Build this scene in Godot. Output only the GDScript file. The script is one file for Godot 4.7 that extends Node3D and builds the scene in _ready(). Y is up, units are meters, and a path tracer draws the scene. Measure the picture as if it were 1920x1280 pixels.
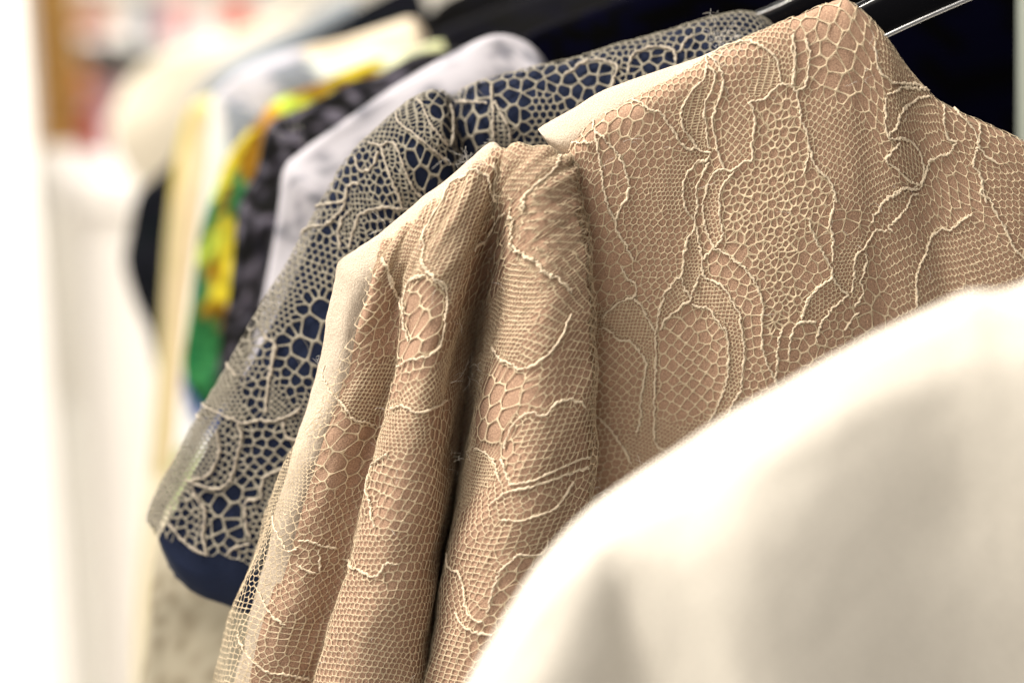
extends Node3D
# A clothes rail in a shop, seen along the shoulders of the garments; the beige lace blouse is in focus.

const SHAPES := {
	"body": [8, 15, 8, 7, [1612,13365,-6184,1634,13385,-6179,1727,13501,-6158,1871,13589,-6126,2055,13692,-6084,2155,13752,-6061,2346,13843,-6018,2549,13930,-5972,2569,13947,-5843,2673,13842,-5818,2788,13717,-5832,2905,13601,-5805,3067,13519,-5768,3277,13433,-5719,3545,13337,-5657,1581,13413,-6090,1603,13433,-6085,1694,13547,-6064,1836,13633,-6032,2017,13734,-5990,2115,13794,-5968,2303,13883,-5925,2502,13969,-5879,2548,13964,-5811,2652,13861,-5787,2767,13736,-5801,2883,13621,-5774,3044,13540,-5737,3252,13454,-5689,3519,13359,-5628,1567,13388,-6034,1590,13406,-6029,1681,13517,-6008,1821,13602,-5975,2001,13700,-5934,2099,13758,-5911,2286,13844,-5868,2484,13928,-5823,2548,13920,-5795,2653,13819,-5771,2769,13696,-5785,2885,13583,-5759,3046,13504,-5721,3254,13420,-5673,3519,13327,-5612,1571,13292,-6040,1594,13311,-6030,1683,13419,-5995,1824,13499,-5962,2006,13591,-5927,2104,13646,-5898,2290,13729,-5847,2490,13809,-5798,2563,13800,-5785,2673,13703,-5766,2793,13585,-5783,2910,13478,-5754,3068,13404,-5712,3277,13324,-5666,3541,13236,-5602,1582,13088,-6067,1606,13107,-6049,1694,13208,-5993,1838,13278,-5964,2023,13358,-5931,2122,13410,-5890,2309,13486,-5826,2515,13557,-5777,2598,13547,-5771,2717,13459,-5757,2842,13352,-5775,2959,13259,-5739,3114,13194,-5692,3327,13123,-5650,3588,13046,-5584,1595,12776,-6095,1622,12794,-6069,1710,12884,-5989,1862,12936,-5971,2048,13001,-5930,2146,13049,-5868,2339,13114,-5795,2559,13167,-5757,2657,13155,-5764,2787,13083,-5749,2914,12996,-5754,3030,12925,-5708,3184,12874,-5662,3405,12814,-5629,3661,12754,-5560,1602,12393,-6092,1635,12407,-6065,1732,12476,-5984,1887,12508,-5965,2071,12557,-5908,2179,12594,-5846,2388,12636,-5787,2628,12665,-5759,2735,12654,-5760,2868,12609,-5724,2999,12550,-5716,3122,12503,-5675,3286,12464,-5647,3504,12424,-5606,3759,12386,-5537,1614,11663,-6087,1659,11672,-6057,1772,11697,-5974,1926,11701,-5929,2117,11708,-5869,2251,11711,-5832,2493,11703,-5794,2757,11693,-5755,2872,11696,-5721,3015,11709,-5659,3168,11695,-5656,3316,11686,-5643,3490,11673,-5632,3694,11683,-5562,3945,11687,-5495]],
	"sleeve": [9, 13, 9, 8, [861,12982,-6334,877,13021,-6222,969,13104,-6192,1065,13180,-6180,1111,13214,-6164,1175,13273,-6141,1270,13354,-6130,1355,13409,-6121,1399,13430,-6100,1458,13449,-6066,1525,13439,-6061,1585,13417,-6068,1618,13400,-6080,836,13038,-6203,854,13073,-6111,950,13154,-6069,1044,13229,-6057,1087,13264,-6030,1149,13323,-6006,1242,13402,-5994,1327,13454,-5995,1368,13476,-5965,1426,13494,-5931,1491,13485,-5927,1550,13463,-5933,1590,13442,-5975,794,12923,-6197,815,12981,-6076,901,13079,-6008,997,13130,-6013,1044,13177,-5957,1112,13229,-5917,1207,13280,-5922,1320,13306,-6007,1354,13360,-5908,1423,13388,-5841,1508,13394,-5842,1579,13375,-5876,1623,13344,-5987,733,12765,-6210,779,12845,-6046,865,12935,-5976,982,12976,-6017,995,13008,-5925,1070,13059,-5853,1171,13072,-5893,1338,13019,-6167,1349,13093,-5886,1426,13143,-5771,1534,13152,-5789,1618,13146,-5841,1650,13107,-5983,649,12506,-6214,695,12609,-6034,808,12686,-5947,960,12708,-6006,960,12751,-5889,1038,12801,-5796,1124,12792,-5877,1291,12692,-6235,1291,12797,-5891,1400,12861,-5700,1549,12873,-5728,1636,12856,-5808,1663,12814,-5961,550,12270,-6205,596,12370,-6025,724,12422,-5932,886,12411,-5984,881,12467,-5851,970,12502,-5753,1092,12473,-5843,1243,12341,-6218,1229,12469,-5852,1349,12549,-5641,1530,12551,-5681,1633,12523,-5776,1660,12470,-5935,450,11971,-6189,501,12103,-6003,637,12129,-5904,792,12099,-5945,790,12155,-5812,893,12191,-5712,1055,12148,-5810,1188,11992,-6182,1151,12150,-5808,1292,12240,-5596,1502,12235,-5637,1623,12203,-5747,1651,12142,-5904,338,11668,-6174,387,11803,-5981,530,11823,-5880,688,11789,-5919,690,11848,-5787,815,11890,-5673,1015,11834,-5780,1118,11671,-6135,1072,11842,-5768,1228,11942,-5564,1465,11933,-5598,1609,11892,-5710,1636,11822,-5865,251,11299,-6147,299,11445,-5956,430,11468,-5860,584,11430,-5898,584,11496,-5768,729,11539,-5651,971,11478,-5736,1048,11294,-6081,992,11488,-5732,1164,11587,-5537,1421,11584,-5566,1586,11535,-5670,1609,11457,-5824]],
	"facing_body": [7, 5, 8, 6, [2217,13721,-6222,2162,13787,-6071,2148,13797,-6032,2125,13765,-5965,2133,13713,-5984,2123,13670,-6243,2054,13745,-6095,2038,13756,-6057,2033,13717,-5986,2062,13657,-6000,1958,13594,-6280,1889,13681,-6133,1874,13694,-6095,1875,13645,-6023,1907,13572,-6035,1834,13534,-6308,1760,13629,-6162,1745,13643,-6124,1756,13588,-6050,1798,13506,-6060,1739,13473,-6329,1659,13569,-6185,1644,13584,-6148,1664,13530,-6071,1715,13448,-6079,1658,13429,-6347,1576,13522,-6204,1561,13536,-6166,1585,13487,-6089,1642,13410,-6096,1591,13444,-6363,1534,13502,-6213,1522,13511,-6175,1524,13497,-6103,1552,13464,-6117]],
	"facing_sleeve": [20, 5, 8, 6, [1493,13294,-6301,1416,13404,-6127,1402,13421,-6089,1423,13363,-6023,1470,13275,-6032,1459,13312,-6309,1386,13437,-6134,1373,13455,-6096,1391,13382,-6031,1433,13275,-6041,1415,13313,-6319,1355,13455,-6141,1343,13475,-6103,1350,13384,-6040,1378,13256,-6054,1371,13288,-6329,1307,13427,-6152,1296,13447,-6114,1307,13360,-6050,1341,13237,-6062,1303,13247,-6344,1234,13369,-6169,1222,13386,-6131,1242,13318,-6065,1286,13218,-6075,1173,13133,-6372,1095,13247,-6200,1082,13264,-6162,1116,13208,-6094,1175,13121,-6100,1019,13010,-6394,934,13123,-6224,921,13140,-6187,969,13090,-6116,1042,13007,-6119,925,12936,-6406,830,13056,-6239,816,13074,-6202,877,13019,-6128,965,12931,-6127,901,12898,-6407,805,13021,-6240,790,13040,-6203,854,12984,-6129,945,12893,-6127,877,12849,-6404,795,12965,-6234,782,12983,-6197,832,12936,-6126,906,12855,-6129,856,12765,-6396,776,12879,-6227,763,12897,-6190,812,12855,-6119,884,12779,-6122,818,12601,-6381,739,12716,-6213,726,12734,-6176,777,12697,-6105,849,12626,-6108,768,12456,-6372,694,12571,-6203,682,12589,-6167,729,12558,-6097,797,12491,-6101,712,12294,-6362,639,12414,-6195,628,12434,-6158,676,12403,-6089,743,12335,-6093,659,12137,-6353,590,12266,-6186,580,12287,-6150,625,12253,-6081,689,12178,-6086,609,11983,-6345,539,12126,-6180,528,12149,-6144,577,12106,-6074,645,12019,-6078,588,11850,-6328,506,11970,-6166,494,11990,-6131,556,11976,-6059,640,11922,-6058,549,11737,-6320,473,11851,-6158,461,11871,-6122,519,11866,-6052,597,11824,-6053,498,11550,-6307,422,11669,-6146,410,11690,-6111,470,11687,-6040,550,11643,-6040,415,11255,-6287,341,11382,-6127,331,11405,-6092,391,11404,-6023,470,11359,-6023]],
	"navy_lace": [22, 6, 6, 8, [2665,13715,-6674,2551,13776,-6474,2511,13794,-6390,2496,13752,-6320,2491,13669,-6270,2525,13485,-6293,2612,13774,-6687,2499,13833,-6486,2460,13849,-6402,2452,13797,-6331,2456,13708,-6278,2496,13485,-6300,2535,13805,-6706,2425,13863,-6503,2387,13879,-6419,2379,13821,-6347,2379,13728,-6296,2430,13505,-6315,2423,13786,-6731,2316,13845,-6528,2280,13861,-6443,2271,13809,-6372,2277,13718,-6320,2339,13495,-6336,2230,13732,-6775,2129,13792,-6571,2095,13810,-6486,2090,13754,-6414,2101,13649,-6360,2174,13424,-6374,2025,13669,-6821,1932,13732,-6616,1900,13750,-6530,1897,13690,-6459,1912,13579,-6404,1990,13343,-6417,1820,13611,-6868,1733,13675,-6662,1704,13694,-6575,1703,13632,-6504,1718,13519,-6449,1793,13291,-6462,1614,13566,-6915,1534,13632,-6707,1508,13651,-6621,1508,13590,-6549,1520,13469,-6495,1586,13240,-6510,1483,13515,-6965,1408,13582,-6757,1384,13602,-6670,1383,13549,-6598,1393,13446,-6544,1452,13216,-6562,1422,13459,-7039,1349,13529,-6832,1325,13549,-6745,1321,13502,-6674,1325,13406,-6622,1369,13163,-6641,1333,13505,-6917,1262,13573,-6708,1240,13593,-6621,1244,13541,-6548,1255,13438,-6495,1301,13169,-6516,1225,13475,-6885,1157,13544,-6675,1136,13565,-6588,1152,13509,-6513,1180,13407,-6456,1251,13140,-6471,1104,13377,-6896,1040,13449,-6686,1021,13471,-6599,1048,13412,-6521,1096,13310,-6460,1205,13061,-6466,967,13230,-6920,908,13306,-6710,890,13330,-6623,937,13272,-6541,1015,13170,-6473,1163,12918,-6470,857,13051,-6927,802,13134,-6718,786,13160,-6631,854,13113,-6545,952,13021,-6472,1118,12755,-6465,756,12884,-6922,704,12972,-6714,689,13000,-6627,778,12958,-6537,887,12873,-6462,1052,12594,-6454,644,12701,-6919,595,12795,-6712,582,12825,-6626,692,12784,-6531,814,12693,-6453,986,12410,-6444,509,12474,-6921,464,12575,-6715,453,12609,-6629,583,12561,-6530,727,12480,-6448,919,12225,-6434,379,12266,-6922,339,12373,-6717,329,12409,-6631,471,12356,-6530,639,12276,-6443,851,12038,-6424,263,12060,-6921,227,12174,-6716,218,12213,-6631,371,12154,-6528,558,12069,-6436,783,11850,-6414,151,11864,-6918,118,11984,-6714,111,12025,-6629,255,11963,-6529,462,11894,-6433,716,11727,-6404,130,11793,-6896,97,11916,-6692,91,11958,-6608,201,11896,-6515,424,11834,-6416,690,11649,-6384]],
	"navy_lining": [25, 6, 6, 8, [2673,13713,-6693,2558,13774,-6492,2522,13791,-6418,2504,13749,-6339,2498,13666,-6289,2533,13482,-6312,2619,13772,-6706,2506,13831,-6505,2471,13846,-6430,2459,13795,-6350,2464,13706,-6297,2503,13482,-6319,2542,13803,-6725,2432,13861,-6522,2397,13876,-6447,2387,13819,-6367,2386,13725,-6315,2438,13502,-6334,2430,13784,-6750,2323,13843,-6547,2290,13858,-6472,2278,13807,-6392,2283,13716,-6339,2346,13492,-6355,2236,13730,-6794,2136,13790,-6590,2105,13807,-6514,2097,13751,-6433,2107,13646,-6379,2181,13421,-6393,2031,13667,-6841,1937,13729,-6635,1909,13746,-6559,1903,13688,-6478,1918,13576,-6423,1995,13339,-6436,1825,13608,-6887,1738,13672,-6681,1712,13690,-6605,1708,13630,-6523,1724,13516,-6468,1799,13288,-6482,1618,13564,-6934,1538,13630,-6727,1514,13648,-6650,1512,13588,-6568,1525,13466,-6514,1591,13236,-6529,1488,13512,-6984,1412,13580,-6776,1390,13598,-6699,1387,13546,-6618,1398,13443,-6564,1456,13212,-6581,1426,13457,-7059,1353,13526,-6851,1331,13545,-6774,1325,13499,-6693,1328,13402,-6641,1373,13159,-6661,1337,13502,-6937,1266,13570,-6728,1245,13589,-6650,1248,13538,-6568,1259,13435,-6514,1305,13165,-6535,1228,13472,-6904,1160,13541,-6695,1141,13560,-6617,1156,13506,-6532,1184,13404,-6475,1255,13136,-6490,1107,13374,-6915,1043,13446,-6706,1025,13466,-6628,1051,13408,-6541,1099,13307,-6479,1208,13057,-6485,970,13226,-6939,911,13303,-6730,894,13325,-6653,940,13268,-6561,1018,13166,-6493,1166,12913,-6489,871,13038,-6943,815,13121,-6735,800,13145,-6658,856,13108,-6564,955,13017,-6492,1122,12750,-6484,787,12862,-6934,734,12951,-6727,720,12977,-6650,780,12954,-6556,889,12868,-6481,1056,12588,-6473,697,12670,-6926,647,12765,-6720,634,12793,-6643,694,12779,-6550,817,12688,-6472,989,12404,-6463,570,12439,-6926,524,12541,-6721,512,12572,-6645,585,12555,-6549,729,12474,-6467,921,12218,-6453,445,12226,-6926,402,12335,-6722,392,12369,-6646,472,12350,-6550,641,12269,-6462,853,12031,-6443,333,12017,-6923,294,12132,-6720,285,12168,-6644,372,12147,-6547,560,12062,-6455,785,11842,-6433,236,11845,-6917,200,11966,-6715,192,12003,-6639,256,11955,-6548,464,11886,-6452,718,11719,-6422,170,11744,-6905,136,11868,-6702,129,11907,-6627,223,11842,-6529,424,11798,-6435,692,11618,-6402,165,11733,-6906,130,11828,-6704,123,11865,-6629,206,11784,-6533,421,11720,-6436,690,11551,-6403,200,11628,-6925,163,11726,-6724,156,11764,-6650,234,11697,-6555,420,11627,-6465,690,11458,-6431,210,11592,-6999,173,11690,-6798,165,11728,-6724,245,11669,-6629,431,11603,-6538,699,11447,-6505]],
	"white": [7, 20, 8, 5, [865,11794,-4850,975,11998,-4828,1034,12109,-4816,1105,12234,-4802,1168,12345,-4790,1253,12464,-4773,1322,12543,-4758,1371,12590,-4748,1444,12648,-4732,1542,12714,-4711,1639,12781,-4690,1736,12850,-4669,1833,12915,-4648,2024,13030,-4606,2200,13122,-4567,2316,13182,-4542,2396,13223,-4524,2463,13226,-4509,2522,13236,-4496,2608,13275,-4477,800,12006,-4551,903,12199,-4528,958,12303,-4515,1024,12420,-4500,1082,12524,-4487,1161,12636,-4469,1225,12710,-4455,1270,12754,-4445,1338,12808,-4429,1429,12870,-4408,1520,12933,-4387,1610,12997,-4367,1700,13058,-4346,1878,13166,-4306,2041,13252,-4268,2149,13308,-4243,2223,13346,-4227,2285,13349,-4212,2340,13358,-4200,2420,13394,-4181,784,12004,-4464,884,12190,-4428,939,12291,-4406,1004,12403,-4381,1062,12501,-4363,1141,12601,-4344,1207,12666,-4333,1260,12705,-4326,1326,12755,-4305,1411,12814,-4276,1495,12871,-4252,1579,12930,-4228,1666,12982,-4212,1842,13075,-4180,2006,13149,-4152,2112,13199,-4127,2186,13234,-4105,2248,13238,-4086,2303,13247,-4069,2387,13280,-4049,776,11967,-4423,876,12143,-4381,933,12240,-4354,1001,12342,-4329,1062,12431,-4310,1143,12520,-4290,1214,12575,-4287,1276,12606,-4286,1341,12656,-4253,1418,12713,-4212,1493,12768,-4176,1574,12819,-4152,1661,12861,-4145,1845,12933,-4135,2017,12991,-4122,2124,13035,-4098,2198,13069,-4066,2259,13076,-4038,2315,13087,-4011,2398,13120,-3977,771,11890,-4401,874,12048,-4358,933,12141,-4322,1006,12230,-4291,1071,12310,-4267,1158,12378,-4255,1236,12417,-4263,1316,12435,-4276,1378,12486,-4221,1446,12542,-4164,1510,12593,-4117,1588,12633,-4094,1672,12664,-4088,1859,12711,-4090,2043,12744,-4098,2161,12772,-4089,2242,12801,-4056,2306,12811,-4018,2365,12825,-3981,2450,12860,-3929,767,11773,-4387,875,11905,-4344,941,11987,-4306,1020,12057,-4274,1093,12119,-4248,1188,12163,-4239,1275,12181,-4254,1375,12190,-4266,1438,12234,-4202,1499,12281,-4139,1553,12323,-4086,1625,12351,-4060,1704,12368,-4050,1889,12389,-4048,2079,12395,-4058,2202,12404,-4056,2306,12414,-4041,2391,12417,-4017,2462,12431,-3978,2558,12463,-3915,764,11594,-4386,879,11691,-4342,955,11756,-4302,1046,11797,-4267,1130,11836,-4239,1234,11845,-4228,1332,11839,-4245,1457,11838,-4246,1528,11866,-4182,1582,11896,-4117,1623,11922,-4063,1691,11927,-4039,1763,11924,-4027,1946,11906,-4015,2137,11881,-4015,2270,11860,-4019,2397,11848,-4012,2503,11843,-3996,2603,11845,-3969,2733,11860,-3912]],
	"grey": [16, 6, 4, 5, [2054,13224,-7887,1952,13398,-7523,1911,13438,-7369,1907,13373,-7337,1903,13234,-7287,1912,13018,-7267,2041,13328,-7892,1931,13491,-7529,1889,13529,-7374,1879,13473,-7300,1886,13341,-7248,1921,13131,-7265,1975,13462,-7910,1860,13614,-7546,1818,13648,-7391,1811,13596,-7305,1829,13472,-7250,1882,13272,-7273,1891,13531,-7931,1771,13674,-7567,1730,13706,-7411,1739,13652,-7368,1768,13533,-7310,1826,13350,-7286,1788,13545,-7955,1665,13682,-7592,1624,13713,-7436,1639,13662,-7390,1679,13550,-7329,1752,13377,-7303,1656,13486,-7984,1531,13621,-7622,1492,13653,-7466,1504,13610,-7375,1555,13505,-7312,1653,13335,-7326,1428,13359,-8034,1305,13495,-7673,1270,13529,-7517,1291,13488,-7437,1354,13390,-7372,1465,13230,-7370,1173,13182,-8089,1054,13322,-7730,1023,13358,-7574,1057,13316,-7534,1133,13223,-7465,1252,13078,-7419,977,13041,-8132,858,13182,-7774,830,13220,-7618,868,13185,-7554,955,13099,-7483,1094,12959,-7456,908,12965,-8146,784,13105,-7791,756,13144,-7635,796,13118,-7535,894,13040,-7461,1054,12902,-7465,892,12816,-8147,760,12958,-7795,731,12999,-7641,780,12972,-7571,891,12900,-7495,1064,12777,-7463,875,12646,-8148,734,12790,-7800,704,12834,-7646,762,12805,-7602,886,12739,-7523,1073,12632,-7461,843,12448,-8151,694,12596,-7808,664,12643,-7655,724,12626,-7572,859,12569,-7491,1069,12461,-7462,810,12248,-8155,653,12400,-7816,622,12449,-7664,687,12442,-7563,835,12392,-7480,1065,12288,-7463,764,12019,-8161,599,12176,-7827,568,12228,-7677,643,12214,-7617,804,12171,-7530,1048,12088,-7467,703,11761,-8171,531,11922,-7840,500,11979,-7692,582,11967,-7636,757,11932,-7547,1019,11861,-7474]],
	"black_lace": [17, 6, 4, 5, [1837,13375,-8815,1721,13535,-8451,1683,13570,-8294,1689,13512,-8206,1728,13375,-8146,1807,13157,-8163,1701,13360,-8846,1585,13516,-8482,1549,13550,-8325,1568,13490,-8280,1615,13360,-8218,1697,13158,-8188,1591,13340,-8871,1473,13491,-8508,1438,13525,-8351,1461,13469,-8303,1517,13345,-8239,1611,13153,-8208,1432,13256,-8906,1315,13405,-8544,1282,13440,-8387,1303,13393,-8294,1367,13276,-8228,1481,13087,-8238,1311,13230,-8933,1193,13375,-8572,1161,13410,-8415,1189,13365,-8333,1262,13255,-8265,1385,13077,-8261,1189,13161,-8960,1069,13304,-8600,1039,13340,-8443,1077,13292,-8402,1159,13188,-8331,1288,13027,-8283,1066,13103,-8988,945,13243,-8628,916,13279,-8471,956,13238,-8406,1047,13141,-8334,1191,12986,-8305,941,13050,-9016,819,13187,-8657,791,13223,-8500,832,13191,-8398,932,13102,-8324,1092,12951,-8328,903,12964,-9023,776,13100,-8666,748,13136,-8509,797,13103,-8439,906,13020,-8363,1076,12884,-8332,869,12804,-9028,736,12941,-8674,708,12979,-8518,763,12945,-8475,882,12869,-8396,1062,12748,-8335,815,12711,-9039,677,12846,-8687,649,12886,-8532,706,12862,-8448,833,12794,-8368,1030,12675,-8343,784,12593,-9044,640,12728,-8695,612,12769,-8540,672,12753,-8439,808,12692,-8357,1020,12578,-8345,765,12387,-9044,615,12525,-8699,586,12568,-8546,654,12547,-8487,801,12494,-8403,1023,12399,-8345,743,12167,-9045,587,12308,-8704,557,12355,-8552,630,12336,-8498,787,12290,-8412,1023,12207,-8345,714,12031,-9050,551,12172,-8712,521,12220,-8560,596,12217,-8461,762,12179,-8373,1015,12095,-8347,700,11888,-9051,530,12029,-8716,500,12079,-8565,580,12079,-8471,755,12048,-8381,1022,11975,-8346,664,11610,-9054,488,11756,-8724,457,11809,-8574,545,11801,-8521,732,11779,-8429,1010,11729,-8349]],
	"print": [18, 6, 4, 5, [1868,13339,-9527,1753,13492,-9162,1717,13526,-9005,1736,13465,-8968,1779,13333,-8907,1853,13132,-8871,1776,13329,-9548,1660,13477,-9184,1624,13510,-9026,1639,13457,-8949,1690,13333,-8886,1782,13138,-8887,1571,13273,-9594,1458,13417,-9230,1425,13450,-9072,1442,13403,-8980,1500,13287,-8915,1605,13101,-8928,1394,13211,-9634,1282,13352,-9270,1251,13385,-9112,1280,13336,-9063,1346,13227,-8996,1454,13058,-8963,1215,13132,-9674,1104,13270,-9310,1076,13304,-9153,1109,13258,-9105,1184,13156,-9037,1302,12998,-8998,1013,13057,-9719,905,13193,-9356,879,13227,-9198,912,13191,-9104,995,13098,-9034,1128,12944,-9038,929,12957,-9737,818,13090,-9375,792,13126,-9218,831,13093,-9132,922,13007,-9060,1066,12864,-9053,841,12861,-9756,728,12993,-9396,703,13029,-9238,749,12993,-9195,849,12915,-9121,1000,12790,-9068,764,12754,-9772,648,12884,-9413,623,12920,-9256,672,12892,-9192,780,12822,-9117,944,12704,-9081,715,12625,-9781,594,12754,-9425,569,12792,-9269,620,12774,-9166,735,12712,-9089,915,12598,-9088,665,12498,-9790,539,12626,-9437,515,12665,-9281,572,12646,-9207,696,12592,-9128,885,12494,-9095,623,12355,-9798,492,12482,-9447,468,12523,-9292,531,12502,-9247,664,12456,-9166,863,12376,-9100,599,12181,-9800,463,12308,-9452,438,12351,-9298,503,12343,-9216,644,12305,-9133,858,12227,-9101,578,12005,-9802,436,12133,-9458,411,12177,-9304,479,12179,-9201,629,12150,-9117,857,12078,-9102,547,11797,-9806,399,11926,-9465,374,11973,-9312,448,11968,-9250,608,11947,-9164,846,11898,-9105,530,11649,-9808,376,11777,-9469,350,11825,-9318,429,11822,-9264,598,11810,-9176,848,11775,-9104,556,11531,-9800,394,11657,-9464,366,11706,-9314,448,11721,-9216,624,11717,-9126,889,11681,-9095,634,11406,-9780,463,11530,-9448,433,11580,-9298,518,11599,-9201,702,11604,-9110,981,11580,-9074]],
	"pale": [20, 6, 4, 5, [1918,13206,-10336,1827,13370,-9966,1795,13405,-9808,1791,13345,-9718,1810,13203,-9662,1858,12976,-9691,1900,13306,-10341,1803,13460,-9972,1770,13493,-9814,1778,13431,-9764,1806,13295,-9706,1859,13085,-9690,1873,13368,-10349,1770,13514,-9980,1736,13546,-9822,1751,13486,-9782,1787,13356,-9722,1851,13158,-9692,1824,13392,-10360,1716,13533,-9993,1682,13563,-9834,1693,13511,-9749,1738,13389,-9687,1822,13196,-9699,1695,13356,-10390,1585,13492,-10023,1552,13522,-9864,1569,13473,-9778,1622,13358,-9714,1718,13175,-9723,1458,13285,-10443,1351,13419,-10076,1321,13449,-9918,1349,13399,-9875,1412,13290,-9808,1514,13122,-9770,1253,13245,-10490,1146,13375,-10123,1118,13405,-9964,1150,13360,-9909,1222,13257,-9841,1338,13098,-9811,1107,13204,-10523,999,13331,-10157,973,13361,-9998,1005,13324,-9899,1086,13229,-9829,1219,13073,-9838,930,13133,-10563,821,13257,-10197,797,13288,-10038,837,13251,-9961,928,13163,-9889,1071,13020,-9872,813,13046,-10588,701,13168,-10225,678,13199,-10066,725,13161,-10024,826,13079,-9949,979,12951,-9894,750,12964,-10602,634,13084,-10240,611,13116,-10081,660,13086,-10006,770,13011,-9930,939,12888,-9903,730,12743,-10603,608,12866,-10244,584,12900,-10087,636,12879,-9983,756,12811,-9905,941,12692,-9903,706,12494,-10604,577,12620,-10250,552,12658,-10094,612,12634,-10028,742,12573,-9948,939,12470,-9903,662,12209,-10610,526,12340,-10260,501,12381,-10105,567,12358,-10057,708,12304,-9974,918,12214,-9908,620,11920,-10615,478,12056,-10270,453,12101,-10116,521,12091,-10024,672,12046,-9939,900,11954,-9913,586,11661,-10620,437,11800,-10278,411,11848,-10125,484,11845,-10026,645,11807,-9939,889,11723,-9916,538,11263,-10625,382,11410,-10288,356,11462,-10137,437,11452,-10081,610,11422,-9992,867,11360,-9921,506,10926,-10627,343,11078,-10295,316,11134,-10146,402,11130,-10084,586,11109,-9993,860,11056,-9923,460,10584,-10633,290,10741,-10306,262,10801,-10158,353,10817,-10053,547,10804,-9960,839,10746,-9928,420,10237,-10638,242,10399,-10315,214,10462,-10168,311,10478,-10079,517,10474,-9983,825,10432,-9932]],
	"yellow_edge": [13, 6, 4, 5, [894,12817,-11492,819,13002,-11121,801,13043,-10961,825,12970,-10915,879,12812,-10852,964,12569,-10821,771,12801,-11520,691,12977,-11150,673,13017,-10990,700,12957,-10898,766,12811,-10832,872,12578,-10842,688,12785,-11539,602,12952,-11171,584,12991,-11011,618,12935,-10926,696,12801,-10857,818,12588,-10855,622,12703,-11553,528,12864,-11187,510,12903,-11028,552,12847,-10985,643,12724,-10913,780,12534,-10863,574,12525,-11561,473,12683,-11199,453,12723,-11041,501,12675,-10976,604,12565,-10902,761,12388,-10868,542,12327,-11566,432,12483,-11207,412,12525,-11050,464,12490,-10947,580,12392,-10870,757,12225,-10869,489,11916,-11572,371,12076,-11219,350,12122,-11064,410,12089,-10989,540,12003,-10909,735,11856,-10875,441,11388,-11576,313,11556,-11230,291,11608,-11076,359,11574,-11031,503,11500,-10948,718,11377,-10879,391,10848,-11581,253,11023,-11241,231,11081,-11090,305,11065,-11006,463,11004,-10921,701,10886,-10883,356,10484,-11584,209,10661,-11250,185,10722,-11100,266,10720,-10996,438,10673,-10907,697,10565,-10884,305,10077,-11590,148,10256,-11262,123,10320,-11113,212,10312,-11049,400,10278,-10958,679,10203,-10889,240,9544,-11599,73,9728,-11276,47,9797,-11130,144,9793,-11074,348,9774,-10979,648,9721,-10897,178,8675,-11602,-1,8873,-11289,-27,8950,-11146,78,8975,-11047,298,8972,-10949,625,8918,-10903]],
	"black_far": [18, 6, 4, 5, [2250,13428,-12421,2129,13599,-12054,2092,13631,-11895,2118,13551,-11851,2177,13377,-11785,2275,13115,-11749,1967,13290,-12484,1847,13458,-12118,1814,13492,-11959,1843,13416,-11907,1912,13251,-11839,2025,13001,-11807,1792,13195,-12523,1670,13360,-12158,1638,13394,-12000,1667,13326,-11903,1745,13171,-11833,1879,12928,-11841,1616,13092,-12562,1493,13254,-12199,1462,13288,-12040,1498,13224,-11960,1587,13077,-11888,1732,12849,-11875,1403,12963,-12610,1278,13122,-12248,1249,13157,-12089,1295,13093,-12047,1395,12954,-11972,1549,12743,-11917,1188,12848,-12658,1063,13004,-12297,1035,13039,-12138,1084,12983,-12067,1195,12854,-11990,1366,12652,-11960,973,12729,-12706,846,12882,-12346,821,12918,-12188,873,12870,-12083,993,12750,-12004,1181,12557,-12002,812,12614,-12742,682,12762,-12384,657,12799,-12225,718,12751,-12156,850,12640,-12075,1049,12465,-12033,722,12471,-12761,587,12617,-12405,563,12654,-12247,630,12607,-12199,772,12506,-12115,986,12347,-12047,628,12231,-12779,487,12377,-12427,463,12417,-12270,533,12382,-12179,687,12290,-12093,919,12136,-12063,493,12105,-12809,349,12248,-12458,325,12288,-12301,401,12260,-12198,565,12178,-12110,813,12035,-12088,386,11998,-12832,236,12137,-12484,212,12177,-12327,295,12145,-12268,471,12072,-12177,732,11952,-12106,326,11754,-12843,170,11892,-12498,145,11934,-12343,233,11908,-12282,421,11845,-12188,699,11738,-12114,291,11566,-12849,127,11703,-12507,102,11746,-12352,195,11735,-12246,393,11681,-12150,689,11578,-12117,315,11409,-12841,141,11543,-12503,115,11587,-12349,213,11578,-12253,423,11535,-12155,734,11448,-12106,382,11207,-12823,197,11339,-12489,169,11384,-12336,273,11371,-12281,495,11337,-12180,821,11274,-12086,465,11015,-12802,269,11145,-12471,238,11192,-12320,347,11189,-12241,580,11166,-12138,924,11112,-12063,521,10720,-12785,314,10850,-12460,281,10899,-12310,395,10913,-12195,638,10901,-12090,1002,10850,-12045]],
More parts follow.
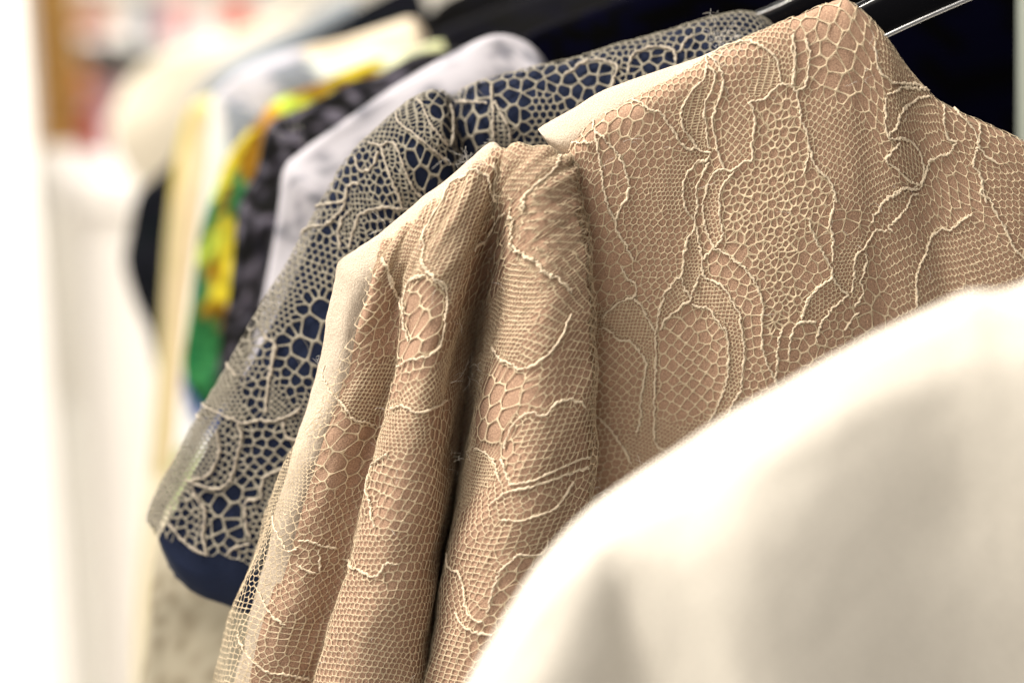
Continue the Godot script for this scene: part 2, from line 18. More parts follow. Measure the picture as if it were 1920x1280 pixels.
	"blue_grey": [8, 6, 4, 5, [2015,13187,-13910,1902,13377,-13543,1871,13414,-13383,1898,13325,-13320,1965,13130,-13253,2075,12835,-13232,1623,12977,-13998,1507,13161,-13633,1478,13198,-13474,1518,13115,-13432,1604,12937,-13360,1739,12667,-13310,1311,12840,-14069,1190,13015,-13705,1162,13053,-13546,1208,12982,-13460,1314,12821,-13384,1480,12570,-13370,1080,12707,-14120,950,12873,-13760,923,12910,-13601,978,12849,-13501,1104,12705,-13420,1299,12477,-13412,950,12590,-14149,808,12746,-13792,781,12782,-13634,849,12724,-13577,995,12597,-13492,1215,12400,-13431,859,12439,-14168,704,12585,-13815,676,12622,-13658,754,12572,-13599,920,12462,-13509,1170,12291,-13442,806,12244,-14178,637,12383,-13830,607,12419,-13674,693,12385,-13567,879,12293,-13473,1161,12140,-13444,772,12006,-14183,588,12138,-13840,556,12175,-13685,652,12148,-13588,859,12074,-13490,1171,11947,-13442]],
	"cream_far": [8, 6, 4, 5, [2111,12643,-17581,1918,12945,-17233,1878,13000,-17076,1963,12844,-17022,2148,12509,-16927,2429,12006,-16845,1657,12500,-17684,1467,12766,-17336,1430,12815,-17179,1517,12689,-17080,1712,12408,-16983,2011,11978,-16942,1203,12393,-17788,1015,12620,-17440,981,12665,-17283,1074,12565,-17176,1281,12337,-17077,1594,11985,-17038,800,12307,-17880,612,12495,-17533,580,12535,-17375,683,12454,-17313,901,12279,-17211,1228,12013,-17123,519,12137,-17944,327,12287,-17598,297,12323,-17440,406,12268,-17371,637,12147,-17266,981,11959,-17180,343,11844,-17982,144,11959,-17639,114,11991,-17482,229,11969,-17367,474,11902,-17259,838,11787,-17213,365,11522,-17973,155,11602,-17635,123,11631,-17480,245,11633,-17380,504,11621,-17270,887,11588,-17202,550,11235,-17928,325,11277,-17595,290,11303,-17441,419,11325,-17380,692,11370,-17267,1093,11425,-17154]],
	"coat": [8, 6, 5, 6, [4272,13865,-7851,4054,14271,-7507,3968,14332,-7358,3946,14110,-7282,3957,13628,-7228,4026,12880,-7241,3772,13737,-7963,3579,14134,-7616,3503,14196,-7465,3482,13984,-7383,3494,13522,-7329,3561,12803,-7348,3288,13633,-8073,3117,14020,-7721,3051,14081,-7569,3052,13876,-7529,3065,13432,-7474,3110,12750,-7452,2851,13503,-8172,2700,13881,-7817,2643,13943,-7663,2643,13747,-7618,2659,13323,-7563,2707,12671,-7545,2485,13403,-8254,2349,13769,-7897,2299,13831,-7742,2289,13650,-7654,2309,13249,-7599,2372,12623,-7623,2267,13338,-8303,2138,13690,-7945,2091,13751,-7790,2091,13579,-7717,2115,13199,-7661,2178,12609,-7668,2036,13257,-8355,1914,13597,-7996,1871,13657,-7841,1884,13490,-7806,1914,13131,-7748,1973,12580,-7715,1891,13104,-8385,1771,13434,-8028,1731,13495,-7873,1741,13342,-7811,1777,13005,-7752,1851,12481,-7743]],
	"coat2": [6, 6, 4, 5, [3385,13829,-9391,3205,14032,-9036,3143,14067,-8882,3155,13963,-8831,3200,13739,-8769,3290,13400,-8744,2821,13629,-9517,2666,13842,-9159,2614,13880,-9004,2616,13779,-8912,2659,13554,-8850,2757,13208,-8867,2394,13484,-9613,2258,13704,-9252,2213,13745,-9096,2223,13642,-9024,2266,13416,-8962,2354,13069,-8960,2108,13368,-9678,1984,13593,-9315,1944,13636,-9158,1963,13530,-9122,2007,13302,-9061,2083,12957,-9023,1906,13286,-9723,1792,13515,-9359,1755,13559,-9202,1768,13456,-9136,1811,13229,-9075,1893,12878,-9067,1717,13148,-9764,1611,13384,-9400,1578,13430,-9242,1587,13331,-9148,1630,13103,-9087,1714,12744,-9108]],
	"coat3": [7, 6, 4, 5, [3257,13843,-10448,3092,14046,-10089,3036,14080,-9933,3051,13974,-9878,3100,13746,-9814,3196,13403,-9792,2888,13706,-10531,2735,13911,-10170,2685,13947,-10014,2706,13842,-9974,2759,13619,-9910,2853,13282,-9871,2579,13585,-10600,2436,13791,-10239,2390,13828,-10082,2403,13729,-9998,2459,13511,-9933,2566,13175,-9937,2300,13463,-10663,2165,13670,-10301,2123,13709,-10143,2138,13613,-10054,2197,13399,-9989,2308,13068,-9997,2098,13363,-10708,1968,13570,-10345,1929,13610,-10188,1956,13512,-10143,2019,13301,-10077,2123,12982,-10040,2005,13233,-10727,1876,13442,-10366,1838,13483,-10209,1866,13388,-10157,1932,13182,-10090,2043,12868,-10059,1952,13076,-10737,1822,13288,-10377,1785,13331,-10221,1807,13244,-10126,1877,13043,-10059,2001,12727,-10068]],
	"taupe": [6, 6, 5, 6, [382,11263,-8287,203,11425,-7964,174,11487,-7817,271,11487,-7762,477,11479,-7666,781,11446,-7581,329,11110,-8297,151,11278,-7975,124,11342,-7829,220,11360,-7731,426,11353,-7636,734,11302,-7592,301,10941,-8300,123,11116,-7981,96,11183,-7835,194,11203,-7736,401,11196,-7640,710,11144,-7598,269,10714,-8304,92,10898,-7986,65,10969,-7841,165,10971,-7785,374,10965,-7689,684,10931,-7604,216,10367,-8310,39,10565,-7996,13,10641,-7853,114,10649,-7787,326,10644,-7691,639,10605,-7615,167,10014,-8315,-9,10225,-8005,-35,10307,-7863,67,10337,-7759,281,10333,-7663,599,10272,-7625]],
}
# lace cords, as places on the cloth: tenths of a millimetre across and along it
const CORDS := {
	"body": [[322,90,364,123,402,167,439,194,460,237,484,276,498,310,517,342,537,367,567,373,592,398,623,415], [639,83,627,135,611,160,573,168,545,187,523,214,514,247,520,282,548,332,573,375], [631,128,652,161,642,202,616,235,604,270,612,319,610,364,623,406], [641,90,669,146,683,192,673,233,647,280,635,325,645,374,651,417,667,477,671,488], [659,90,706,83,758,100,808,123,847,159,878,196,887,237,889,281], [889,283,857,295,831,308,778,303,782,321,790,359,785,410,776,447,777,491,745,488], [947,149,938,188,944,232,938,276,934,305], [183,90,183,143,194,221,203,301,209,356,221,412,229,451,251,507,258,545,281,595,306,654,321,685], [187,135,223,192,258,244,286,307,303,364,307,415,296,445,267,478,253,508], [623,415,607,436,566,423,555,437,534,443,515,468,512,509,516,553,535,594,552,619], [617,445,595,473,573,496,562,529,566,577,555,620,552,657,529,677,515,720,509,767,501,798,480,811,459,829,438,847,422,882,410,918,402,977], [671,488,641,489,617,509,603,541,587,580,591,629,600,679,626,730,631,747], [745,488,720,500,695,505,671,488], [710,510,680,532,657,560,654,609,656,656,666,705,652,733,626,753,582,772], [51,96,72,90,122,132,175,174], [562,642,569,701,582,772,581,814,595,843,632,866,662,895,685,934,702,976,715,1008,716,1060], [631,752,672,776,701,805,734,839,757,872,775,900,788,931,795,965,803,999,797,1021,790,1043], [570,821,554,854,537,883,529,905], [500,803,509,850,527,885,531,906,501,911,485,926,465,930,439,945,412,980], [533,921,565,940,603,956,620,985,639,1019,653,1041], [272,693,294,742,329,779,323,818,287,824,257,827,220,844,198,867], [323,833,347,872,365,909], [655,1033,666,1076,665,1142,658,1207,641,1264,609,1327,571,1382], [716,1041,720,1081,723,1140,712,1204,701,1269,672,1317,649,1361], [185,900,220,919,253,968,294,988,320,1024,346,1067,350,1119,333,1187,323,1243,321,1302,304,1358], [355,892,380,949,392,988,390,1087,381,1185,373,1292,371,1401,397,1443,414,1461], [153,1241,196,1302,228,1364,260,1425,279,1481], [934,1060,964,1010,993,979,1035,957,1055,949], [880,1183,890,1127,909,1087,947,1076,983,1088], [799,1001,790,1076,789,1140,805,1208,840,1292], [859,1090,842,1150,835,1213,822,1263], [1445,533,1411,571,1361,593,1347,616,1310,650,1275,682,1253,714,1237,746,1221,760,1212,787], [1449,565,1400,604,1383,646,1349,691,1337,711,1313,737,1284,777,1305,780], [1278,793,1235,803,1208,829,1189,857,1167,879,1148,888,1137,919,1133,959,1123,1011], [1177,886,1183,918,1169,950,1157,982,1165,1011,1140,1049,1130,1061], [1709,489,1675,522,1637,566,1606,603,1563,626,1516,677,1484,728,1456,789,1422,842,1399,902,1392,958,1390,1003], [975,744,996,802,1021,860,1050,916,1057,954,1087,1001,1109,1017,1075,1036,1052,1048,1027,1069,997,1105,983,1154], [1057,954,1029,961,991,978,962,1006,941,1048,936,1064], [1058,648,1071,679,1066,726,1054,767,1062,845,1055,900], [1142,1083,1123,1093,1108,1111,1089,1129], [1781,342,1760,385,1792,392,1804,436,1827,477,1844,520,1866,573,1896,593], [1267,150,1265,203,1279,246,1323,235,1346,236,1424,189,1512,133,1584,97], [1602,112,1532,163,1485,211,1423,271,1368,334,1345,385,1296,451,1317,448,1380,410,1424,393,1474,391], [1307,299,1367,252,1401,217,1507,150,1625,76], [1298,314,1291,373,1286,421,1296,451], [1352,441,1320,483,1291,523,1283,546,1322,542,1362,548,1399,551,1458,526], [1474,391,1496,429,1488,478,1455,542,1373,590,1324,631,1280,683], [1691,225,1652,281,1594,332,1537,393,1506,457,1466,521], [1682,90,1655,151,1651,197,1663,225,1692,220], [1747,69,1746,108,1773,126,1786,149,1787,194,1812,224,1852,233], [1820,101,1770,226,1749,285,1771,306,1773,351,1778,417], [889,285,920,300,943,324,952,378,957,422,975,470,983,515,996,561,1015,600,1048,630,1067,672,1074,716], [993,178,998,230,989,281,972,322,948,326], [957,601,972,562,982,531], [942,155,948,217,937,263,930,299]],
	"sleeve": [[716,189,608,145,543,141,528,180,498,211,523,287,577,366,631,428,685,475,754,530], [716,189,759,230,828,267,903,294], [731,167,786,229,876,284], [988,159,1052,220,1081,257,1093,285,1115,311,1182,341], [1067,339,938,346,954,381,862,404,866,420], [1098,342,1199,367,1269,399,1361,434,1504,473,1597,501,1703,544,1793,573,1909,622], [305,252,361,336,416,437], [652,460,605,457,568,472], [631,451,567,461,591,521,642,622,696,687], [582,380,676,466,766,530,805,606,830,680,848,729,821,758,768,762,673,775], [308,258,392,382,452,482,564,559], [179,633,289,774,361,855,420,933,470,953,514,974], [710,937,785,933,834,959,879,953,1036,931], [683,1140,735,1126,782,1103], [365,1404,411,1409,463,1428,514,1428], [179,1296,289,1393,340,1447,374,1430], [561,1473,755,1509,820,1530,876,1544,890,1500,935,1503], [392,1496,423,1514,460,1526], [232,1765,283,1822,349,1870,408,1903,489,1908,572,1926], [267,1596,320,1647,361,1682,422,1716], [447,1441,482,1519], [663,1142,744,1281,806,1364], [1709,767,1809,805,1905,832,1958,852,2008,832,2029,796,2018,741,1997,695], [1826,1108,1921,1123,2012,1175,2079,1237], [2025,1147,2083,1203,2125,1247], [2120,1250,2194,1242,2261,1220,2341,1202,2430,1193], [2081,1313,2127,1276,2204,1263,2316,1244,2438,1229], [2021,1118,2017,1057,2042,1010,2075,1003,2125,1021,2148,988,2210,980,2288,1010], [1844,1483,1978,1540,2034,1555,2080,1604,2130,1678,2179,1730,2225,1752], [2083,1703,2132,1742,2188,1777,2275,1805], [2158,1376,2213,1382,2262,1367,2321,1358,2355,1313,2378,1273], [2257,1509,2355,1519,2359,1468], [2239,1719,2231,1642,2227,1572,2242,1539,2259,1512]],
	"navy_lace": [[339,1665,381,1671,442,1646,501,1619,558,1583,612,1545], [351,1577,413,1570,480,1561,531,1542,558,1518], [349,1803,396,1773,414,1739,444,1720,491,1728,553,1740,605,1742,651,1726], [405,1771,460,1787,515,1808,568,1820,617,1837], [496,2070,496,2017,531,1959,567,1903,611,1853,652,1805], [372,1144,467,1156,549,1174,602,1183], [435,1145,498,1127,546,1109,589,1114], [350,1872,394,1890,425,1867,428,1828,409,1789], [393,1430,476,1444,564,1510], [356,1326,403,1235,434,1174], [301,2103,360,2065,411,2017,394,1966,429,1928], [301,2224,338,2175,390,2134,415,2070,421,2017], [372,2598,412,2621,452,2634,479,2708,506,2768], [498,2043,506,2107,524,2155], [453,2034,440,2077,452,2126,491,2176], [343,3004,113,2962,406,2957,454,2954,502,2951,550,2914,599,2898,646,2843,661,2801], [421,3020,471,3096,474,3194,408,3253], [403,3246,452,3242,516,3232,550,3206,561,3153,543,3082,525,3010,479,2963], [441,3257,495,3299,536,3318,570,3398,608,3476], [397,2624,451,2630,483,2702,513,2786,557,2876], [719,3046,675,3113,696,3191,659,3229,703,3309,744,3351], [752,3368,706,3408,680,3454], [298,2771,380,2798], [431,3421,468,3437,522,3455,603,3476], [630,2883,676,2929,709,2916], [397,861,389,827,371,787,375,725,400,688,426,662,466,681,498,699], [456,626,416,608,390,566,398,494,441,440,480,442], [448,420,410,392,398,359]],
}
# nets of the lace: place on the cloth, lattice (0 hexagons, 1 squares, 2 rosettes), pitch, stretch, turn, unevenness, half the thread width
const NETS := {
	"body": [[307,544,0,24.3,1.10,22,0.06,2.28], [343,840,0,28.9,1.15,19,0.10,2.28], [183,407,0,36.5,1.60,81,0.20,2.13], [213,669,0,39.6,1.50,81,0.25,2.13], [276,184,0,51.7,1.00,26,0.15,3.35], [140,193,0,30.4,1.00,38,0.20,2.43], [467,320,0,33.5,1.00,23,0.12,2.43], [422,176,0,25.9,1.00,25,0.15,2.43], [572,264,1,9.1,3.00,22,0.05,1.67], [636,294,0,30.4,1.40,87,0.10,2.74], [751,346,1,21.3,1.00,50,0.05,2.28], [770,195,0,27.4,1.00,21,0.10,2.43], [838,237,1,8.4,3.20,21,0.05,1.52], [924,233,0,16.7,1.20,83,0.10,1.98], [1095,173,0,47.2,1.50,80,0.12,2.89], [1152,292,0,45.7,1.50,65,0.12,2.74], [1073,332,0,42.6,1.60,72,0.12,2.59], [1005,211,0,41.1,1.50,78,0.12,2.74], [836,409,2,88.3,1.00,18,0.10,2.13], [889,582,2,83.7,1.00,31,0.12,2.13], [906,761,2,83.7,1.00,22,0.12,2.13], [841,925,2,79.1,1.00,39,0.12,2.13], [1012,397,0,19.8,1.30,87,0.10,1.98], [1065,512,0,18.3,1.30,86,0.10,1.98], [1082,650,0,18.3,1.30,85,0.10,1.98], [1479,69,0,19.8,1.00,-22,0.12,1.98], [1267,352,0,42.6,1.30,57,0.15,2.59], [1359,293,0,18.3,1.20,-24,0.10,1.98], [1531,236,0,21.3,1.40,95,0.10,1.98], [1562,291,0,27.4,1.70,86,0.10,1.98], [1393,478,1,22.8,1.00,-5,0.05,2.13], [1692,190,0,33.5,1.20,57,0.15,2.28], [1642,336,1,42.6,1.10,28,0.10,2.43], [1677,398,1,36.5,1.20,2,0.12,2.28], [1768,237,0,24.3,1.00,-22,0.20,2.13], [1892,146,0,36.5,1.00,-21,0.12,2.43], [1860,302,0,28.9,1.00,-21,0.12,2.28], [1638,666,0,22.8,1.10,86,0.07,2.13], [1434,648,0,36.5,1.30,78,0.15,2.28], [1736,726,0,24.3,1.10,87,0.07,2.13], [1361,839,0,25.9,1.30,89,0.10,2.13], [1325,985,0,22.8,1.30,89,0.10,2.13], [1213,1038,0,51.7,1.40,52,0.15,2.74], [1273,733,0,21.3,1.00,-25,0.15,1.98], [1143,915,0,13.7,1.00,6,0.10,1.67], [1060,815,0,39.6,1.80,86,0.15,2.43], [999,871,0,33.5,1.50,82,0.20,2.28], [601,619,0,16.7,1.10,20,0.10,1.98], [542,521,0,16.7,1.10,21,0.10,1.98], [503,449,0,16.7,1.00,22,0.10,1.98], [575,441,0,39.6,1.30,87,0.10,2.59], [527,744,0,13.7,1.00,19,0.08,1.83], [569,682,0,36.5,1.40,86,0.10,2.74], [493,860,1,13.7,1.10,65,0.05,1.83], [623,928,1,13.7,1.10,15,0.05,1.83], [627,1201,1,38.0,1.15,45,0.06,2.59], [558,968,0,39.6,1.60,88,0.10,2.74], [473,1043,1,36.5,1.10,48,0.06,2.59], [718,858,0,36.5,1.60,73,0.10,2.74], [697,1138,0,13.7,1.10,84,0.08,1.83], [668,1365,0,15.2,1.10,74,0.08,1.83], [280,882,1,12.2,1.20,18,0.05,1.67], [230,1079,1,28.9,1.15,52,0.10,2.28], [199,1311,0,25.9,1.00,17,0.15,2.28], [364,1137,0,12.2,1.20,88,0.06,1.67], [346,1409,0,13.7,1.20,88,0.06,1.67], [172,1484,0,30.4,1.20,50,0.12,2.43], [809,1122,2,67.0,1.00,11,0.10,2.13], [762,1264,0,33.5,1.00,10,0.15,2.28], [858,1280,0,33.5,1.20,83,0.20,2.28], [980,1027,0,15.2,1.10,37,0.10,1.83], [943,1147,0,42.6,1.20,83,0.15,2.59], [1040,1181,0,33.5,1.00,9,0.20,2.28], [407,682,0,25.9,1.10,20,0.08,2.28]],
	"sleeve": [[663,141,0,16.5,1.00,25,0.08,2.11], [472,125,1,13.5,1.50,-14,0.06,1.95], [712,399,1,13.5,1.50,-5,0.06,1.95], [378,226,0,15.0,1.00,25,0.12,2.11], [1043,315,0,39.1,1.30,18,0.15,2.71], [974,368,0,51.1,1.40,22,0.15,2.86], [1226,522,0,48.1,1.40,16,0.15,2.86], [1026,255,0,15.0,1.00,6,0.08,1.95], [1419,398,1,16.5,1.20,6,0.06,1.95], [1413,418,0,39.1,1.00,7,0.15,2.56], [1444,374,1,16.5,1.20,6,0.06,1.95], [1664,548,1,13.5,1.50,9,0.06,1.95], [1797,703,1,13.5,1.50,5,0.06,1.95], [1916,642,1,19.5,1.20,22,0.06,2.11], [2140,811,1,25.6,1.10,12,0.06,2.26], [2076,849,0,30.1,1.00,9,0.12,2.41], [1951,900,0,63.2,1.20,16,0.12,3.01], [1988,1042,0,66.2,1.20,10,0.12,3.01], [2214,1070,1,19.5,1.40,0,0.06,2.11], [2225,1177,1,25.6,1.10,-1,0.06,2.26], [1921,1183,1,12.0,1.40,7,0.06,1.80], [2123,1290,0,21.1,1.40,5,0.12,2.11], [2331,1298,1,28.6,1.10,20,0.06,2.26], [2271,1401,1,21.1,1.40,-2,0.06,2.11], [2218,1450,1,22.6,1.50,-3,0.06,2.26], [2023,1339,0,25.6,1.30,3,0.15,2.11], [2120,1518,1,21.1,1.60,12,0.06,2.11], [2277,1594,0,54.1,1.20,55,0.15,2.86], [2083,1671,0,25.6,1.40,5,0.12,2.26], [2095,1850,1,19.5,1.80,13,0.06,2.11], [2284,1790,0,36.1,1.40,7,0.15,2.41], [291,366,1,25.6,2.00,50,0.05,2.26], [343,567,1,27.1,2.10,43,0.05,2.26], [450,645,0,42.1,1.10,48,0.12,2.41], [435,775,1,15.0,1.10,17,0.05,2.26], [349,703,0,39.1,1.10,24,0.12,2.41], [380,956,0,66.2,1.10,32,0.10,2.71], [390,1132,0,66.2,1.10,17,0.10,2.71], [228,857,0,27.1,1.00,19,0.25,2.11], [272,1160,0,18.0,1.00,9,0.15,1.95], [411,1319,0,22.6,2.00,11,0.20,1.95], [421,1460,0,27.1,1.80,17,0.20,2.11], [433,1600,0,21.1,2.00,4,0.20,1.80], [443,1759,1,24.1,1.60,4,0.06,2.11], [283,1711,1,21.1,1.70,14,0.08,2.11], [313,1549,0,22.6,1.20,13,0.20,2.11], [324,1851,0,24.1,1.30,12,0.20,2.11], [516,1881,1,22.6,1.80,7,0.06,2.11], [700,581,0,66.2,1.60,53,0.10,3.01], [653,500,0,60.1,1.60,51,0.10,3.01], [844,864,1,13.5,1.50,50,0.06,1.95], [805,800,0,36.1,1.20,55,0.15,2.41], [936,965,0,36.1,1.60,64,0.15,2.41], [807,1008,0,16.5,1.00,6,0.15,2.26], [865,1201,0,25.6,1.60,61,0.15,2.41], [861,1314,0,28.6,1.60,61,0.15,2.41], [848,1447,0,21.1,1.30,53,0.15,2.26], [986,1551,0,30.1,1.40,51,0.15,2.41], [882,1643,0,21.1,1.30,55,0.15,2.26], [951,1824,0,19.5,1.40,60,0.15,2.26], [850,1902,0,21.1,1.40,56,0.15,2.26], [1095,1693,0,24.1,1.40,48,0.15,2.26], [1211,844,0,13.5,2.20,21,0.20,1.50], [1238,700,0,13.5,2.20,22,0.20,1.50]],
	"navy_lace": [[418,219,0,25.1,1.00,-76,0.10,3.47], [457,328,0,36.7,1.00,-71,0.10,3.86], [446,493,0,46.3,1.10,-16,0.12,4.24], [440,639,0,28.9,1.00,-71,0.20,3.86], [435,722,0,54.0,1.10,-33,0.12,4.44], [414,864,0,50.2,1.10,-15,0.12,4.44], [497,984,0,27.0,1.00,-78,0.15,3.86], [477,1074,0,57.9,1.40,-1,0.10,4.63], [401,1019,0,46.3,1.20,-15,0.12,4.44], [522,1136,1,17.4,1.40,-74,0.10,3.28], [458,1236,0,81.0,1.80,-5,0.08,5.02], [366,1193,0,69.5,1.20,-42,0.10,5.02], [502,1314,0,69.5,1.60,-8,0.08,4.63], [404,1484,0,42.4,1.30,-84,0.12,4.24], [474,1469,0,46.3,1.20,-90,0.12,4.24], [373,1595,1,13.5,3.00,-68,0.05,3.09], [485,1592,1,15.4,2.40,-53,0.05,3.28], [507,1658,0,57.9,1.40,-87,0.08,4.44], [599,1613,0,65.6,1.40,-89,0.08,4.44], [542,1761,1,15.4,2.60,-51,0.05,3.28], [483,1747,1,15.4,2.60,-46,0.05,3.28], [359,1739,1,17.4,1.20,-41,0.10,3.28], [509,1835,0,32.8,1.10,-50,0.15,3.86], [422,1869,0,27.0,1.00,-44,0.20,3.86], [360,1946,0,38.6,1.10,10,0.15,4.24], [559,2004,0,38.6,1.00,-46,0.15,3.86], [421,2065,0,25.1,1.00,-35,0.10,3.86], [501,2006,1,17.4,1.20,-40,0.10,3.28], [403,2124,0,42.4,1.10,-32,0.10,4.24], [404,2335,0,27.0,1.10,-7,0.05,4.63], [418,2233,0,27.0,1.10,-11,0.05,4.44], [424,2492,0,23.2,1.10,-5,0.05,4.63], [525,2581,0,65.6,1.40,45,0.08,4.63], [520,2489,0,73.3,1.30,44,0.08,4.63], [509,2658,0,46.3,1.30,50,0.10,4.24], [423,2653,0,42.4,1.50,45,0.12,3.86], [391,2759,0,25.1,1.00,-23,0.20,4.44], [473,2816,0,38.6,1.10,-26,0.12,4.24], [391,2878,0,19.3,1.00,-24,0.20,5.02], [558,2800,1,17.4,1.00,15,0.10,3.28], [593,2760,0,42.4,1.20,-27,0.15,4.24], [668,2787,0,21.2,1.00,-37,0.10,3.86], [422,3101,0,19.3,1.00,-25,0.20,4.24], [489,3093,1,27.0,1.00,14,0.06,4.24], [571,2984,0,38.6,1.10,-23,0.15,4.24], [668,3082,1,34.7,1.10,14,0.05,4.24], [788,3126,1,19.3,1.00,2,0.05,4.05], [591,3279,0,77.2,1.30,34,0.08,4.82], [660,3322,0,65.6,1.30,35,0.08,4.82], [508,3336,1,23.2,1.00,13,0.05,3.86], [461,3358,0,42.4,1.10,30,0.12,4.44], [382,3328,0,21.2,1.00,-25,0.20,5.02], [762,3346,0,28.9,1.00,-29,0.15,4.24], [625,3445,0,38.6,1.20,-16,0.12,4.24]],
}
# where fluff clings: place in tenths of a millimetre, hairs
const LINT := [[2050,13833,-5787,26], [2120,13861,-5770,14], [1211,13449,-5939,22], [1265,13471,-5927,8], [931,13264,-5942,6], [2167,13890,-6273,3], [1812,12331,-5739,10], [1637,12288,-5677,8], [1203,12708,-5879,10], [1183,12391,-5884,10], [798,13340,-7512,8], [694,12727,-5997,6], [666,12391,-6003,5], [1113,11995,-5833,2], [2423,12319,-5788,2], [1028,11624,-5710,2], [1844,11907,-5954,2], [1062,12524,-5800,2], [2101,13437,-5898,2], [1194,12029,-6186,2], [1917,12906,-5961,2], [1160,12020,-6027,2], [2329,13604,-5826,2], [1277,12678,-6037,2], [2233,13705,-5861,2], [707,11762,-5707,2], [2583,13740,-5778,2], [1034,11601,-5674,2], [2199,12058,-5843,2], [1124,12030,-5754,2], [2832,13007,-5747,2], [812,12203,-5959,2], [2486,13315,-5770,2], [1183,12716,-6020,2], [2777,13304,-5758,2], [1163,12915,-5917,2], [1825,13477,-5961,2], [945,12398,-5739,2], [2300,13207,-5810,2], [806,11852,-5670,2], [2786,13333,-5763,2], [655,11734,-5780,2], [1965,13467,-5938,2], [1070,12983,-5831,2], [2566,13112,-5756,2], [1042,11706,-5797,2], [2471,13149,-5768,2], [997,13035,-5980,2], [3038,11820,-5662,2], [1088,13144,-5879,2], [2581,13279,-5758,2], [1059,13053,-5856,2], [1953,13248,-5947,2], [1055,11830,-5872,2], [2577,13690,-5777,2], [856,12308,-5972,2], [2265,12886,-5815,2], [887,12472,-5835,2], [1974,11807,-5917,2], [602,11473,-5892,2], [2940,12494,-5713,2], [1346,13016,-6057,2], [2102,13666,-5899,2], [1182,12260,-6108,2], [1721,13376,-5983,2], [1287,12768,-5982,2], [2341,13457,-5814,2], [1346,13092,-6125,2], [2125,11931,-5872,2], [687,11817,-5767,2], [2090,13394,-5903,2], [1346,13037,-5860,2], [2152,13645,-5883,2], [901,12225,-5716,2], [2728,13630,-5772,2], [1072,11730,-5920,2], [2107,13599,-5896,2], [908,12551,-5898,2], [2585,13820,-5780,2], [654,11984,-5905,2], [2112,13543,-5894,2], [1057,11580,-5965,2], [2698,13638,-5764,2]]

var taken := {}
var rng := RandomNumberGenerator.new()
var slow := FastNoiseLite.new()
var M := {}


# ---------------------------------------------------------------- cloth surfaces

